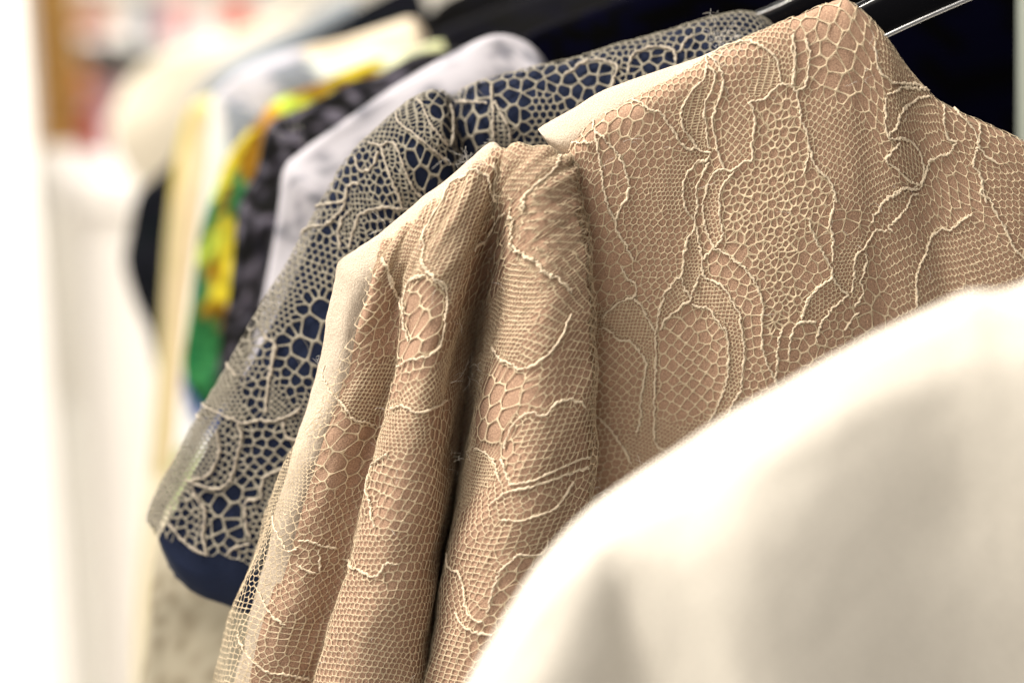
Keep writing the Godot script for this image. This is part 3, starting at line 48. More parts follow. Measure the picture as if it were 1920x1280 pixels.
class Cloth extends RefCounted:
	# a smooth sheet through a grid of points; "across" is measured along each row, "along" from row to row, in metres
	var nr := 0
	var nc := 0
	var pos := PackedVector3Array()
	var nor := PackedVector3Array()
	var arc := PackedFloat32Array()
	var rowb := PackedFloat32Array()
	var at := Vector3.ZERO
	var up := Vector3.ZERO
	var amax := 0.0
	var bmax := 0.0

	func spline(p: Array, i: int, t: float) -> Vector3:
		var n := p.size()
		var p1: Vector3 = p[i]
		var p2: Vector3 = p[i + 1]
		var p0: Vector3 = p[i - 1] if i > 0 else p1 * 2.0 - p2
		var p3: Vector3 = p[i + 2] if i + 2 < n else p2 * 2.0 - p1
		return 0.5 * (p1 * 2.0 + (p2 - p0) * t + (p0 * 2.0 - p1 * 5.0 + p2 * 4.0 - p3) * t * t + (p1 * 3.0 - p0 - p2 * 3.0 + p3) * t * t * t)

	func finer(p: Array, s: int) -> Array:
		var out := []
		for i in p.size() - 1:
			for k in s:
				out.append(spline(p, i, float(k) / s))
		out.append(p[p.size() - 1])
		return out

	func make(d: Array) -> void:
		var r: int = d[0]
		var c: int = d[1]
		var v: Array = d[4]
		var rows := []
		for i in r:
			var row := []
			for j in c:
				var k := (i * c + j) * 3
				row.append(Vector3(v[k], v[k + 1], v[k + 2]) * 0.0001)
			rows.append(finer(row, d[3]))
		nc = rows[0].size()
		var cols := []
		for j in nc:
			var col := []
			for i in r:
				col.append(rows[i][j])
			cols.append(finer(col, d[2]))
		nr = cols[0].size()
		pos.resize(nr * nc)
		nor.resize(nr * nc)
		arc.resize(nr * nc)
		rowb.resize(nr)
		for i in nr:
			for j in nc:
				pos[i * nc + j] = cols[j][i]
		for i in nr:
			var s := 0.0
			var e := 0.0
			for j in nc:
				var k := i * nc + j
				if j > 0:
					s += pos[k].distance_to(pos[k - 1])
				arc[k] = s
				if i > 0:
					e += pos[k].distance_to(pos[k - nc])
			amax = maxf(amax, s)
			rowb[i] = (rowb[i - 1] + e / nc) if i > 0 else 0.0
			for j in nc:
				var dr := pos[mini(i + 1, nr - 1) * nc + j] - pos[maxi(i - 1, 0) * nc + j]
				var dc := pos[i * nc + mini(j + 1, nc - 1)] - pos[i * nc + maxi(j - 1, 0)]
				nor[i * nc + j] = dr.cross(dc).normalized()
		bmax = rowb[nr - 1]

	# small creases: every point moves along its normal by crease(across, along)
	func ripple(crease: Callable) -> void:
		for i in nr:
			for j in nc:
				var k := i * nc + j
				pos[k] += nor[k] * crease.call(arc[k], rowb[i])
		for i in nr:
			for j in nc:
				var dr := pos[mini(i + 1, nr - 1) * nc + j] - pos[maxi(i - 1, 0) * nc + j]
				var dc := pos[i * nc + mini(j + 1, nc - 1)] - pos[i * nc + maxi(j - 1, 0)]
				nor[i * nc + j] = dr.cross(dc).normalized()

	func find(i: int, a: float) -> float:
		var lo := i * nc
		var hi := lo + nc - 1
		var base := lo
		if a <= arc[lo]:
			return 0.0
		if a >= arc[hi]:
			return nc - 1.001
		while hi - lo > 1:
			var mid := (lo + hi) >> 1
			if arc[mid] > a:
				hi = mid
			else:
				lo = mid
		return lo - base + (a - arc[lo]) / maxf(arc[hi] - arc[lo], 1e-9)

	func look(a: float, b: float) -> void:
		var lo := 0
		var hi := nr - 1
		var f := 0.0
		if b >= rowb[hi]:
			lo = nr - 2
			f = 1.0
		elif b > 0.0:
			while hi - lo > 1:
				var mid := (lo + hi) >> 1
				if rowb[mid] > b:
					hi = mid
				else:
					lo = mid
			f = (b - rowb[lo]) / maxf(rowb[lo + 1] - rowb[lo], 1e-9)
		var x := find(lo, a)
		var j := int(x)
		var k := lo * nc + j
		x -= j
		var y := find(lo + 1, a)
		j = int(y)
		var m := (lo + 1) * nc + j
		y -= j
		at = pos[k].lerp(pos[k + 1], x).lerp(pos[m].lerp(pos[m + 1], y), f)
		up = nor[k].lerp(nor[k + 1], x).lerp(nor[m].lerp(nor[m + 1], y), f).normalized()


func cloth(key: String) -> Cloth:
	var c := Cloth.new()
	c.make(SHAPES[key])
	return c


# the sheet as a mesh; keep(row share, column share) may leave quads out; tint(row share, column share, across, along) gives vertex colours
func sheet(c: Cloth, sink := 0.0, keep = null, tint = null) -> ArrayMesh:
	var v := PackedVector3Array()
	var n := PackedVector3Array()
	var uv := PackedVector2Array()
	var col := PackedColorArray()
	var idx := PackedInt32Array()
	for i in c.nr:
		for j in c.nc:
			var k := i * c.nc + j
			v.append(c.pos[k] - c.nor[k] * sink)
			n.append(c.nor[k])
			uv.append(Vector2(c.arc[k], c.rowb[i]) * 10.0)
			if tint != null:
				col.append(tint.call(float(i) / (c.nr - 1), float(j) / (c.nc - 1), c.arc[k], c.rowb[i]))
	for i in c.nr - 1:
		for j in c.nc - 1:
			if keep != null and not keep.call((i + 0.5) / (c.nr - 1), (j + 0.5) / (c.nc - 1)):
				continue
			var k := i * c.nc + j
			idx.append_array([k, k + 1, k + c.nc, k + 1, k + c.nc + 1, k + c.nc])
	return mesh_of(v, n, idx, uv, col)


func mesh_of(v: PackedVector3Array, n: PackedVector3Array, idx: PackedInt32Array, uv := PackedVector2Array(), col := PackedColorArray()) -> ArrayMesh:
	var a := []
	a.resize(Mesh.ARRAY_MAX)
	a[Mesh.ARRAY_VERTEX] = v
	a[Mesh.ARRAY_NORMAL] = n
	a[Mesh.ARRAY_INDEX] = idx
	if uv.size():
		a[Mesh.ARRAY_TEX_UV] = uv
	if col.size():
		a[Mesh.ARRAY_COLOR] = col
	var m := ArrayMesh.new()
	m.add_surface_from_arrays(Mesh.PRIMITIVE_TRIANGLES, a)
	return m


# ---------------------------------------------------------------- lace

func smooth_line(raw: Array, step: float) -> PackedVector2Array:
	var p := PackedVector2Array()
	for i in raw.size() / 2:
		p.append(Vector2(raw[i * 2], raw[i * 2 + 1]) * 0.0001)
	var out := PackedVector2Array()
	for i in p.size() - 1:
		var p0 := p[i - 1] if i > 0 else p[0]
		var p3 := p[i + 2] if i + 2 < p.size() else p[i + 1]
		var n := maxi(1, int(p[i].distance_to(p[i + 1]) / step))
		for k in n:
			out.append(p[i].cubic_interpolate(p[i + 1], p0, p3, float(k) / n))
	out.append(p[p.size() - 1])
	return out


func lace_net(c: Cloth, key: String, lift: float, thread: float, keep: Callable) -> ArrayMesh:
	var g := 0.0011
	var lo := Vector2(-0.004, -0.004)
	var w := int((c.amax + 0.008) / g) + 1
	var h := int((c.bmax + 0.008) / g) + 1
	var barrier := PackedByteArray()
	var label := PackedInt32Array()
	var cost := PackedInt32Array()
	var near := PackedFloat32Array()
	barrier.resize(w * h)
	label.resize(w * h)
	label.fill(-1)
	cost.resize(w * h)
	cost.fill(1 << 28)
	near.resize(w * h)
	near.fill(1.0)
	var lines := []
	for raw in CORDS[key]:
		var l := smooth_line(raw, 0.0005)
		lines.append(l)
		for q in l:
			var gx := int((q.x - lo.x) / g)
			var gy := int((q.y - lo.y) / g)
			for y in range(maxi(gy - 2, 0), mini(gy + 3, h)):
				for x in range(maxi(gx - 2, 0), mini(gx + 3, w)):
					var d := Vector2(lo.x + (x + 0.5) * g, lo.y + (y + 0.5) * g).distance_to(q)
					near[y * w + x] = minf(near[y * w + x], d)
					if d < g * 0.75:
						barrier[y * w + x] = 1
	# every place belongs to the net that is nearest without crossing a cord
	var nets: Array = NETS[key]
	var queue := []
	for i in 6000:
		queue.append(PackedInt32Array())
	for i in nets.size():
		var x := clampi(int((nets[i][0] * 0.0001 - lo.x) / g), 0, w - 1)
		var y := clampi(int((nets[i][1] * 0.0001 - lo.y) / g), 0, h - 1)
		var k := y * w + x
		label[k] = i
		cost[k] = 0
		queue[0].append(k)
	for level in queue.size():
		var q: PackedInt32Array = queue[level]
		var n := 0
		while n < q.size():
			var k := q[n]
			n += 1
			if cost[k] != level:
				continue
			var x := k % w
			for t in 8:
				var dx: int = [1, -1, 0, 0, 1, 1, -1, -1][t]
				var dy: int = [0, 0, 1, -1, 1, -1, 1, -1][t]
				if x + dx < 0 or x + dx >= w:
					continue
				var m := k + dx + dy * w
				if m < 0 or m >= w * h:
					continue
				var to := level + (10 if t < 4 else 14) + (350 if barrier[m] else 0)
				if to < cost[m] and to < queue.size():
					cost[m] = to
					label[m] = label[k]
					if to == level:
						q.append(m)
					else:
						queue[to].append(m)
	var seeds := PackedVector2Array()
	var of_net := PackedInt32Array()
	var dense := {}
	var hash := {}
	var put := func(p: Vector2, net: int, apart: float) -> bool:
		if p.x < lo.x or p.y < lo.y or p.x > lo.x + w * g or p.y > lo.y + h * g:
			return false
		var hx := int(p.x / 0.002 + 100.0)
		var hy := int(p.y / 0.002 + 100.0)
		var reach := int(ceil(apart / 0.002))
		for yy in range(hy - reach, hy + reach + 1):
			for xx in range(hx - reach, hx + reach + 1):
				for o in hash.get(yy * 4096 + xx, []):
					if seeds[o].distance_to(p) < apart:
						return false
		if not hash.has(hy * 4096 + hx):
			hash[hy * 4096 + hx] = []
		hash[hy * 4096 + hx].append(seeds.size())
		seeds.append(p)
		of_net.append(net)
		return true
	var net_at := func(p: Vector2) -> int:
		var x := clampi(int((p.x - lo.x) / g), 0, w - 1)
		var y := clampi(int((p.y - lo.y) / g), 0, h - 1)
		return label[y * w + x]
	for l: PackedVector2Array in lines:
		var run := 0.0
		for i in range(1, l.size() - 1):
			run -= l[i].distance_to(l[i - 1])
			if run > 0.0:
				continue
			var t := (l[i + 1] - l[i - 1]).normalized()
			var side := Vector2(-t.y, t.x)
			var n1: int = net_at.call(l[i] + side * 0.002)
			var n2: int = net_at.call(l[i] - side * 0.002)
			if n1 < 0 or n2 < 0:
				continue
			var p1: float = nets[n1][3] * 0.0001 * (0.5 if nets[n1][2] == 2 else 1.0)
			var p2: float = nets[n2][3] * 0.0001 * (0.5 if nets[n2][2] == 2 else 1.0)
			var q1 := clampf(minf(p1, p2 * 3.2) * 1.05, 0.0013, 0.011)
			var q2 := clampf(minf(p2, p1 * 3.2) * 1.05, 0.0013, 0.011)
			run = minf(q1, q2) * rng.randf_range(0.9, 1.15)
			put.call(l[i] + side * q1 * 0.5, n1, q1 * 0.7)
			put.call(l[i] - side * q2 * 0.5, n2, q2 * 0.7)
	for i in nets.size():
		var net: Array = nets[i]
		var pitch: float = net[3] * 0.0001
		var x0 := w
		var x1 := -1
		var y0 := h
		var y1 := -1
		for y in h:
			for x in w:
				if label[y * w + x] == i:
					x0 = mini(x0, x)
					x1 = maxi(x1, x)
					y0 = mini(y0, y)
					y1 = maxi(y1, y)
		if x1 < 0:
			continue
		var mid := lo + Vector2(x0 + x1 + 1, y0 + y1 + 1) * g * 0.5
		var far := Vector2(x1 - x0 + 1, y1 - y0 + 1).length() * g * 0.5
		var du: float = pitch * net[4]
		var dv := pitch * (0.866 if net[2] != 1 else 1.0)
		var nu := int(far / du) + 1
		var nv := int(far / dv) + 1
		var turn := deg_to_rad(net[5])
		for vv in range(-nv, nv + 1):
			for uu in range(-nu, nu + 1):
				var p := Vector2((uu + (0.5 * (vv & 1) if net[2] != 1 else 0.0)) * du, vv * dv)
				p += Vector2(rng.randf_range(-1, 1), rng.randf_range(-1, 1)) * pitch * net[6] * 0.55
				p = mid + p.rotated(turn)
				p += Vector2(slow.get_noise_2d(p.x * 3000.0, p.y * 3000.0), slow.get_noise_2d(p.x * 3000.0 + 91.0, p.y * 3000.0)) * pitch * 0.3
				if net_at.call(p) != i:
					continue
				var gx := clampi(int((p.x - lo.x) / g), 0, w - 1)
				var gy := clampi(int((p.y - lo.y) / g), 0, h - 1)
				if near[gy * w + gx] < minf(pitch * 0.42, 0.0022):
					continue
				if net[2] == 2:
					put.call(p, i, pitch * 0.3)
					var around := 9
					for k in around:
						if put.call(p + Vector2.from_angle(TAU * (k + 0.5 * (vv & 1)) / around) * pitch * 0.38, i, pitch * 0.15):
							dense[seeds.size() - 1] = true
				else:
					put.call(p, i, pitch * 0.5)
	var tri := Geometry2D.triangulate_delaunay(seeds)
	var cells := []
	for i in seeds.size():
		cells.append(PackedInt32Array())
	var middle := PackedVector2Array()
	for t in tri.size() / 3:
		var a := seeds[tri[t * 3]]
		var b := seeds[tri[t * 3 + 1]] - a
		var d := seeds[tri[t * 3 + 2]] - a
		var e := 2.0 * (b.x * d.y - b.y * d.x)
		var m := Vector2(1e3, 1e3)
		if absf(e) > 1e-12:
			m = a + Vector2(d.y * b.length_squared() - b.y * d.length_squared(), b.x * d.length_squared() - d.x * b.length_squared()) / e
		middle.append(m)
		for k in 3:
			cells[tri[t * 3 + k]].append(t)
	var v := PackedVector3Array()
	var nn := PackedVector3Array()
	var col := PackedColorArray()
	var idx := PackedInt32Array()
	for i in seeds.size():
		var s := seeds[i]
		if s.x < -0.001 or s.y < -0.001 or s.x > c.amax + 0.001 or s.y > c.bmax + 0.001 or not keep.call(s.x, s.y):
			continue
		var net: Array = nets[of_net[i]]
		var order := []
		var bad: bool = cells[i].size() < 3
		for t: int in cells[i]:
			var q := middle[t] - s
			if q.length() > 0.009:
				bad = true
			order.append([q.angle(), middle[t]])
		if bad:
			continue
		order.sort_custom(func(x, y): return x[0] < y[0])
		var poly := PackedVector2Array()
		for o in order:
			if poly.size() == 0 or poly[poly.size() - 1].distance_to(o[1]) > 0.00012:
				poly.append(o[1])
		if poly.size() > 3 and poly[0].distance_to(poly[poly.size() - 1]) < 0.00012:
			poly.remove_at(poly.size() - 1)
		var n := poly.size()
		if n < 3:
			continue
		var mid := Vector2.ZERO
		for q in poly:
			mid += q / n
		var inr := 1.0
		for k in n:
			var a := poly[k]
			var t := (poly[(k + 1) % n] - a).normalized()
			inr = minf(inr, absf((mid - a).cross(t)))
		var half: float = net[7] * thread * rng.randf_range(0.85, 1.2)
		if dense.has(i):
			half *= 1.7
		var shrink := clampf(1.0 - half / maxf(inr, 1e-6), 0.22, 0.94)
		var outer := PackedVector2Array()
		var inner := PackedVector2Array()
		for k in n:
			var a := poly[k]
			var b := poly[(k + 1) % n]
			var d := poly[(k + 2) % n]
			var f := mid + (a - mid) * shrink
			var e := mid + (b - mid) * shrink
			var l := mid + (d - mid) * shrink
			outer.append(a.lerp(b, 0.24))
			outer.append(a.lerp(b, 0.76))
			outer.append(b)
			inner.append(f.lerp(e, 0.24))
			inner.append(f.lerp(e, 0.76))
			inner.append(f.lerp(e, 0.76) * 0.3 + e * 0.4 + e.lerp(l, 0.24) * 0.3)
		var total := outer.size()
		var first := v.size()
		var tall := minf(half * 0.7, 0.0003)
		var tone := rng.randf_range(0.9, 1.06)
		c.look(mid.x, mid.y)
		var heart := c.at
		for k in total:
			var o := outer[k]
			c.look(o.x, o.y)
			var away := lift + 0.00035 * slow.get_noise_2d(o.x * 9000.0, o.y * 9000.0)
			var up := c.up
			var at := c.at + up * away
			c.look(inner[k].x, inner[k].y)
			var ai := c.at + c.up * (away - tall * 0.5)
			var inward := heart - c.at
			inward = (inward - up * inward.dot(up)).normalized()
			v.append(at + up * tall * 0.6)
			nn.append(up)
			v.append(at.lerp(ai, 0.6) + up * tall * 0.55)
			nn.append((up * 0.85 + inward * 0.5).normalized())
			v.append(ai)
			nn.append((up * 0.55 + inward * 0.83).normalized())
			var tint := Color(tone, tone, tone)
			col.append(tint)
			col.append(tint)
			col.append(tint)
		for k in total:
			var a := first + k * 3
			var b := first + ((k + 1) % total) * 3
			idx.append_array([a, b, a + 1, a + 1, b, b + 1, a + 1, b + 1, a + 2, a + 2, b + 1, b + 2])
		# loose filaments of the yarn that cut the corners of the mesh
		var loose := rng.randi_range(0, 3) if net[2] != 2 else rng.randi_range(2, 6)
		for t in loose:
			var k := rng.randi_range(0, n - 1)
			var p0 := poly[k].lerp(poly[(k + 1) % n], rng.randf())
			var p2 := poly[(k + 1) % n].lerp(poly[(k + 2) % n], rng.randf())
			var p1 := poly[(k + 1) % n].lerp(mid, rng.randf_range(0.05, 0.45))
			var path := PackedVector3Array()
			var ups := PackedVector3Array()
			for m in 4:
				var f := m / 3.0
				var q := p0.lerp(p1, f).lerp(p1.lerp(p2, f), f)
				c.look(q.x, q.y)
				path.append(c.at + c.up * (lift + tall * 0.5))
				ups.append(c.up)
			var thin := rng.randf_range(0.00005, 0.00012)
			var at0 := v.size()
			for m in 4:
				var along := (path[mini(m + 1, 3)] - path[maxi(m - 1, 0)]).normalized()
				var side := along.cross(ups[m]).normalized()
				for o: Vector3 in [-side, ups[m], side]:
					v.append(path[m] + o * thin)
					nn.append(o)
					col.append(Color(tone * 1.1, tone * 1.1, tone * 1.1))
				if m > 0:
					for e in 2:
						var g0 := at0 + (m - 1) * 3 + e
						idx.append_array([g0, g0 + 3, g0 + 1, g0 + 1, g0 + 3, g0 + 4])
	print(key, " cells ", seeds.size(), " triangles ", idx.size() / 3)
	return mesh_of(v, nn, idx, PackedVector2Array(), col)


# a gimp thread: two plies twisted round each other, laid on the cloth
func cord_mesh(c: Cloth, line: PackedVector2Array, radius: float, lift: float) -> ArrayMesh:
	var v := PackedVector3Array()
	var nn := PackedVector3Array()
	var idx := PackedInt32Array()
	var sides := 7
	var run := 0.0
	var seed_at := rng.randf() * 500.0
	var path := PackedVector3Array()
	var ups := PackedVector3Array()
	for i in line.size():
		var q := line[i]
		q += Vector2(slow.get_noise_2d(seed_at + i * 9.0, 0.0), slow.get_noise_2d(seed_at + i * 9.0, 70.0)) * 0.0007 + Vector2(slow.get_noise_2d(seed_at + i * 21.0, 10.0), slow.get_noise_2d(seed_at + i * 21.0, 90.0)) * 0.0005
		c.look(q.x, q.y)
		path.append(c.at + c.up * (lift + 0.0003 * slow.get_noise_2d(seed_at + i * 7.0, 140.0)))
		ups.append(c.up)
	for i in path.size():
		if i > 0:
			run += path[i].distance_to(path[i - 1])
		var t := (path[mini(i + 1, path.size() - 1)] - path[maxi(i - 1, 0)]).normalized()
		var side := t.cross(ups[i]).normalized()
		var up := side.cross(t)
		var thick := radius * clampf(1.0 + 0.9 * slow.get_noise_2d(seed_at + run * 11000.0, 33.0) + 0.35 * slow.get_noise_2d(seed_at + run * 60000.0, 3.0), 0.45, 1.6)
		if i == 0 or i == path.size() - 1:
			thick *= 0.3
		for k in sides:
			var f := TAU * k / sides
			var r := thick * (1.0 + 0.26 * cos(2.0 * f - TAU * run / 0.0017))
			var d := side * cos(f) + up * sin(f)
			v.append(path[i] + d * r)
			nn.append(d)
		if i > 0:
			for k in sides:
				var a := (i - 1) * sides + k
				var b := (i - 1) * sides + (k + 1) % sides
				idx.append_array([a, b, a + sides, b, b + sides, a + sides])
	return mesh_of(v, nn, idx)


# loose fibres: hair-thin curled tubes
func fibres(roots: Array, length: float, curl: float, radius: float) -> ArrayMesh:
	var v := PackedVector3Array()
	var nn := PackedVector3Array()
	var idx := PackedInt32Array()
	for root in roots:
		var p: Vector3 = root[0]
		var d: Vector3 = root[1]
		var bend := Vector3(rng.randfn(), rng.randfn(), rng.randfn()) * curl
		var n := 14
		var first := v.size()
		var step := length * rng.randf_range(0.4, 1.3) / n
		for i in n:
			var side := d.cross(Vector3(0.3, 0.2, 1.0)).normalized()
			var up := side.cross(d)
			for k in 3:
				var o := side * cos(TAU * k / 3.0) + up * sin(TAU * k / 3.0)
				v.append(p + o * radius)
				nn.append(o)
			if i > 0:
				for k in 3:
					var a := first + (i - 1) * 3 + k
					var b := first + (i - 1) * 3 + (k + 1) % 3
					idx.append_array([a, b, a + 3, b, b + 3, a + 3])
			p += d * step
			bend += Vector3(rng.randfn(), rng.randfn(), rng.randfn()) * curl * 0.5
			d = (d + bend * 0.25).normalized()
	return mesh_of(v, nn, idx)


# ---------------------------------------------------------------- naming

func numbered(called: String) -> String:
	taken[called] = taken.get(called, -1) + 1
	return called if taken[called] == 0 else "%s_%03d" % [called, taken[called]]


func thing(called: String, label: String, category: String, at := Vector3.ZERO, group := "") -> Node3D:
	var o := Node3D.new()
	o.name = numbered(called)
	add_child(o)
	o.position = at
	o.set_meta("label", label)
	o.set_meta("category", category)
	if group:
		o.set_meta("group", group)
	return o


# meshes are given in world places; a thing's own node stands at its base
func part(called: String, mesh: Mesh, m: Material, parent: Node3D, label := "", kind := "", at := Vector3.INF) -> MeshInstance3D:
	var o := MeshInstance3D.new()
	o.name = called
	o.mesh = mesh
	o.material_override = m
	parent.add_child(o, true)
	if at == Vector3.INF:
		var root := Vector3.ZERO
		var up := parent
		while up != self:
			root += up.position
			up = up.get_parent()
		o.position = -root
	else:
		o.position = at
	if label:
		o.set_meta("label", label)
	if kind:
		o.set_meta("kind", kind)
	return o


func structure(called: String, mesh: Mesh, m: Material, at: Vector3) -> MeshInstance3D:
	return part(called, mesh, m, self, "", "structure", at)


func box(size: Vector3) -> BoxMesh:
	var b := BoxMesh.new()
	b.size = size
	return b


func lathe(profile: Array, sides := 32) -> ArrayMesh:
	var v := PackedVector3Array()
	var n := PackedVector3Array()
	var idx := PackedInt32Array()
	for i in profile.size():
		var a: Vector2 = profile[maxi(i - 1, 0)]
		var b: Vector2 = profile[mini(i + 1, profile.size() - 1)]
		var d := (b - a).normalized()
		for k in sides + 1:
			var f := TAU * k / sides
			v.append(Vector3(cos(f) * profile[i].x, profile[i].y, sin(f) * profile[i].x))
			n.append(Vector3(cos(f) * d.y, -d.x, sin(f) * d.y).normalized())
	for i in profile.size() - 1:
		for k in sides:
			var a := i * (sides + 1) + k
			idx.append_array([a, a + 1, a + sides + 1, a + 1, a + sides + 2, a + sides + 1])
	return mesh_of(v, n, idx)


# a bar of rounded-rectangle section along a path
func bar(path: Array, half_high: float, half_deep: float, smooth := 6) -> ArrayMesh:
	var p := []
	var helper := Cloth.new()
	p = helper.finer(path, smooth)
	var v := PackedVector3Array()
	var n := PackedVector3Array()
	var idx := PackedInt32Array()
	var sides := 20
	for i in p.size():
		var t: Vector3 = (p[mini(i + 1, p.size() - 1)] - p[maxi(i - 1, 0)]).normalized()
		var deep := t.cross(Vector3.UP).normalized()
		if deep.length() < 0.5:
			deep = Vector3(0, 0, 1)
		var high := deep.cross(t)
		for k in sides:
			var f := TAU * k / sides
			var x := signf(cos(f)) * pow(absf(cos(f)), 0.5)
			var y := signf(sin(f)) * pow(absf(sin(f)), 0.5)
			v.append(p[i] + deep * x * half_deep + high * y * half_high)
			n.append((deep * cos(f) / half_deep + high * sin(f) / half_high).normalized())
		if i > 0:
			for k in sides:
				var a := (i - 1) * sides + k
				var b := (i - 1) * sides + (k + 1) % sides
				idx.append_array([a, b, a + sides, b, b + sides, a + sides])
	for e in [0, p.size() - 1]:
		for k in range(1, sides - 1):
			idx.append_array([e * sides, e * sides + k, e * sides + k + 1])
	return mesh_of(v, n, idx)


# ---------------------------------------------------------------- materials

func noise_texture(freq: float, size: int, seed_: int, ramp: Array, octaves := 3, cellular := false) -> NoiseTexture2D:
	var f := FastNoiseLite.new()
	f.noise_type = FastNoiseLite.TYPE_CELLULAR if cellular else FastNoiseLite.TYPE_SIMPLEX_SMOOTH
	f.seed = seed_
	f.frequency = freq
	f.fractal_octaves = octaves
	var t := NoiseTexture2D.new()
	t.width = size
	t.height = size
	t.seamless = true
	t.noise = f
	var r := Gradient.new()
	r.offsets = PackedFloat32Array([0.0, 1.0])
	r.colors = PackedColorArray([ramp[0], ramp[1]])
	t.color_ramp = r
	return t


func fabric(called: String, linear: Color, rough := 0.9, sheen := 0.25, bump := 0.0, grain: Texture2D = null, tile := 8.0, relief: Texture2D = null) -> StandardMaterial3D:
	var m := StandardMaterial3D.new()
	m.resource_name = called
	m.albedo_color = linear.linear_to_srgb()
	m.roughness = rough
	m.metallic_specular = 0.3
	if sheen > 0.0:
		m.rim_enabled = true
		m.rim = sheen
		m.rim_tint = 0.6
	if grain:
		m.albedo_texture = grain
		m.uv1_scale = Vector3(tile, tile, tile)
	if relief:
		m.heightmap_enabled = true
		m.heightmap_texture = relief
		m.heightmap_scale = bump
		m.uv1_scale = Vector3(tile, tile, tile)
	M[called] = m
	return m


func plain(called: String, linear: Color, rough := 0.6) -> StandardMaterial3D:
	var m := StandardMaterial3D.new()
	m.resource_name = called
	m.albedo_color = linear.linear_to_srgb()
	m.roughness = rough
	M[called] = m
	return m


func weave_image() -> ImageTexture:
	# a crepe weave, 32 threads a side
	var n := 256
	var im := Image.create(n, n, false, Image.FORMAT_RGB8)
	var f := FastNoiseLite.new()
	f.seed = 5
	f.frequency = 0.06
	for y in n:
		for x in n:
			var wx := sin(TAU * x / 8.0)
			var wy := sin(TAU * y / 8.0)
			var over := 1.0 if ((x / 8) + (y / 8)) % 2 == 0 else -1.0
			var a := cos(TAU * x / n)
			var b := sin(TAU * x / n)
			var hgt := 0.5 + 0.22 * (absf(wx) if over > 0.0 else absf(wy)) * 1.0 - 0.1 + 0.2 * f.get_noise_3d(a * 90.0, b * 90.0, y * 1.0)
			im.set_pixel(x, y, Color(hgt, hgt, hgt))
	return ImageTexture.create_from_image(im)


func area(called: String, at: Vector3, to: Vector3, size: Vector2, energy: float, color: Color) -> void:
	var l := AreaLight3D.new()
	l.name = called
	l.area_size = size
	l.area_normalize_energy = true
	l.light_energy = energy
	l.light_color = color
	l.shadow_enabled = true
	l.area_range = 12.0
	add_child(l)
	l.look_at_from_position(at, to, Vector3(0.05, 0.1, 1.0))


# ---------------------------------------------------------------- the scene

func _ready() -> void:
	rng.seed = 11
	slow.seed = 3
	slow.noise_type = FastNoiseLite.TYPE_SIMPLEX_SMOOTH
	slow.frequency = 0.02
	camera_and_light()
	materials()
	shop()
	far_garments()
	hangers()
	navy_top()
	beige_blouse()
	white_blouse()


func camera_and_light() -> void:
	var cam := Camera3D.new()
	cam.name = "camera"
	cam.position = Vector3(0, 1.45, 0)
	cam.rotation = Vector3(deg_to_rad(-15.6), deg_to_rad(-13.0), 0)
	var lens := CameraAttributesPhysical.new()
	lens.frustum_focal_length = 62.78
	lens.frustum_focus_distance = 0.632
	lens.frustum_near = 0.05
	lens.frustum_far = 60.0
	lens.exposure_aperture = 3.15
	cam.attributes = lens
	add_child(cam)
	cam.current = true
	var e := Environment.new()
	e.background_mode = Environment.BG_COLOR
	e.background_color = Color(0.40, 0.39, 0.38)
	e.tonemap_mode = Environment.TONE_MAPPER_LINEAR
	e.tonemap_exposure = 1.45
	e.sdfgi_enabled = true
	e.ssao_enabled = true
	e.ssil_enabled = true
	var we := WorldEnvironment.new()
	we.name = "world_environment"
	we.environment = e
	add_child(we)
	area("key_light", Vector3(-0.75, 2.6, -0.55), Vector3(0.15, 1.25, -0.66), Vector2(0.9, 0.5), 4.5, Color(1.0, 0.97, 0.925))
	area("front_light", Vector3(-0.9, 2.5, 0.8), Vector3(0.15, 1.25, -0.62), Vector2(1.2, 1.2), 2.2, Color(1.0, 0.97, 0.925))
	area("aisle_light", Vector3(-0.3, 2.7, -3.0), Vector3(-0.3, 0.0, -3.1), Vector2(1.4, 2.0), 6.0, Color(1.0, 0.985, 0.96))
	area("aisle_front_light", Vector3(-0.6, 2.3, -1.9), Vector3(-0.2, 0.6, -3.2), Vector2(0.9, 0.9), 4.5, Color(1.0, 0.985, 0.96))


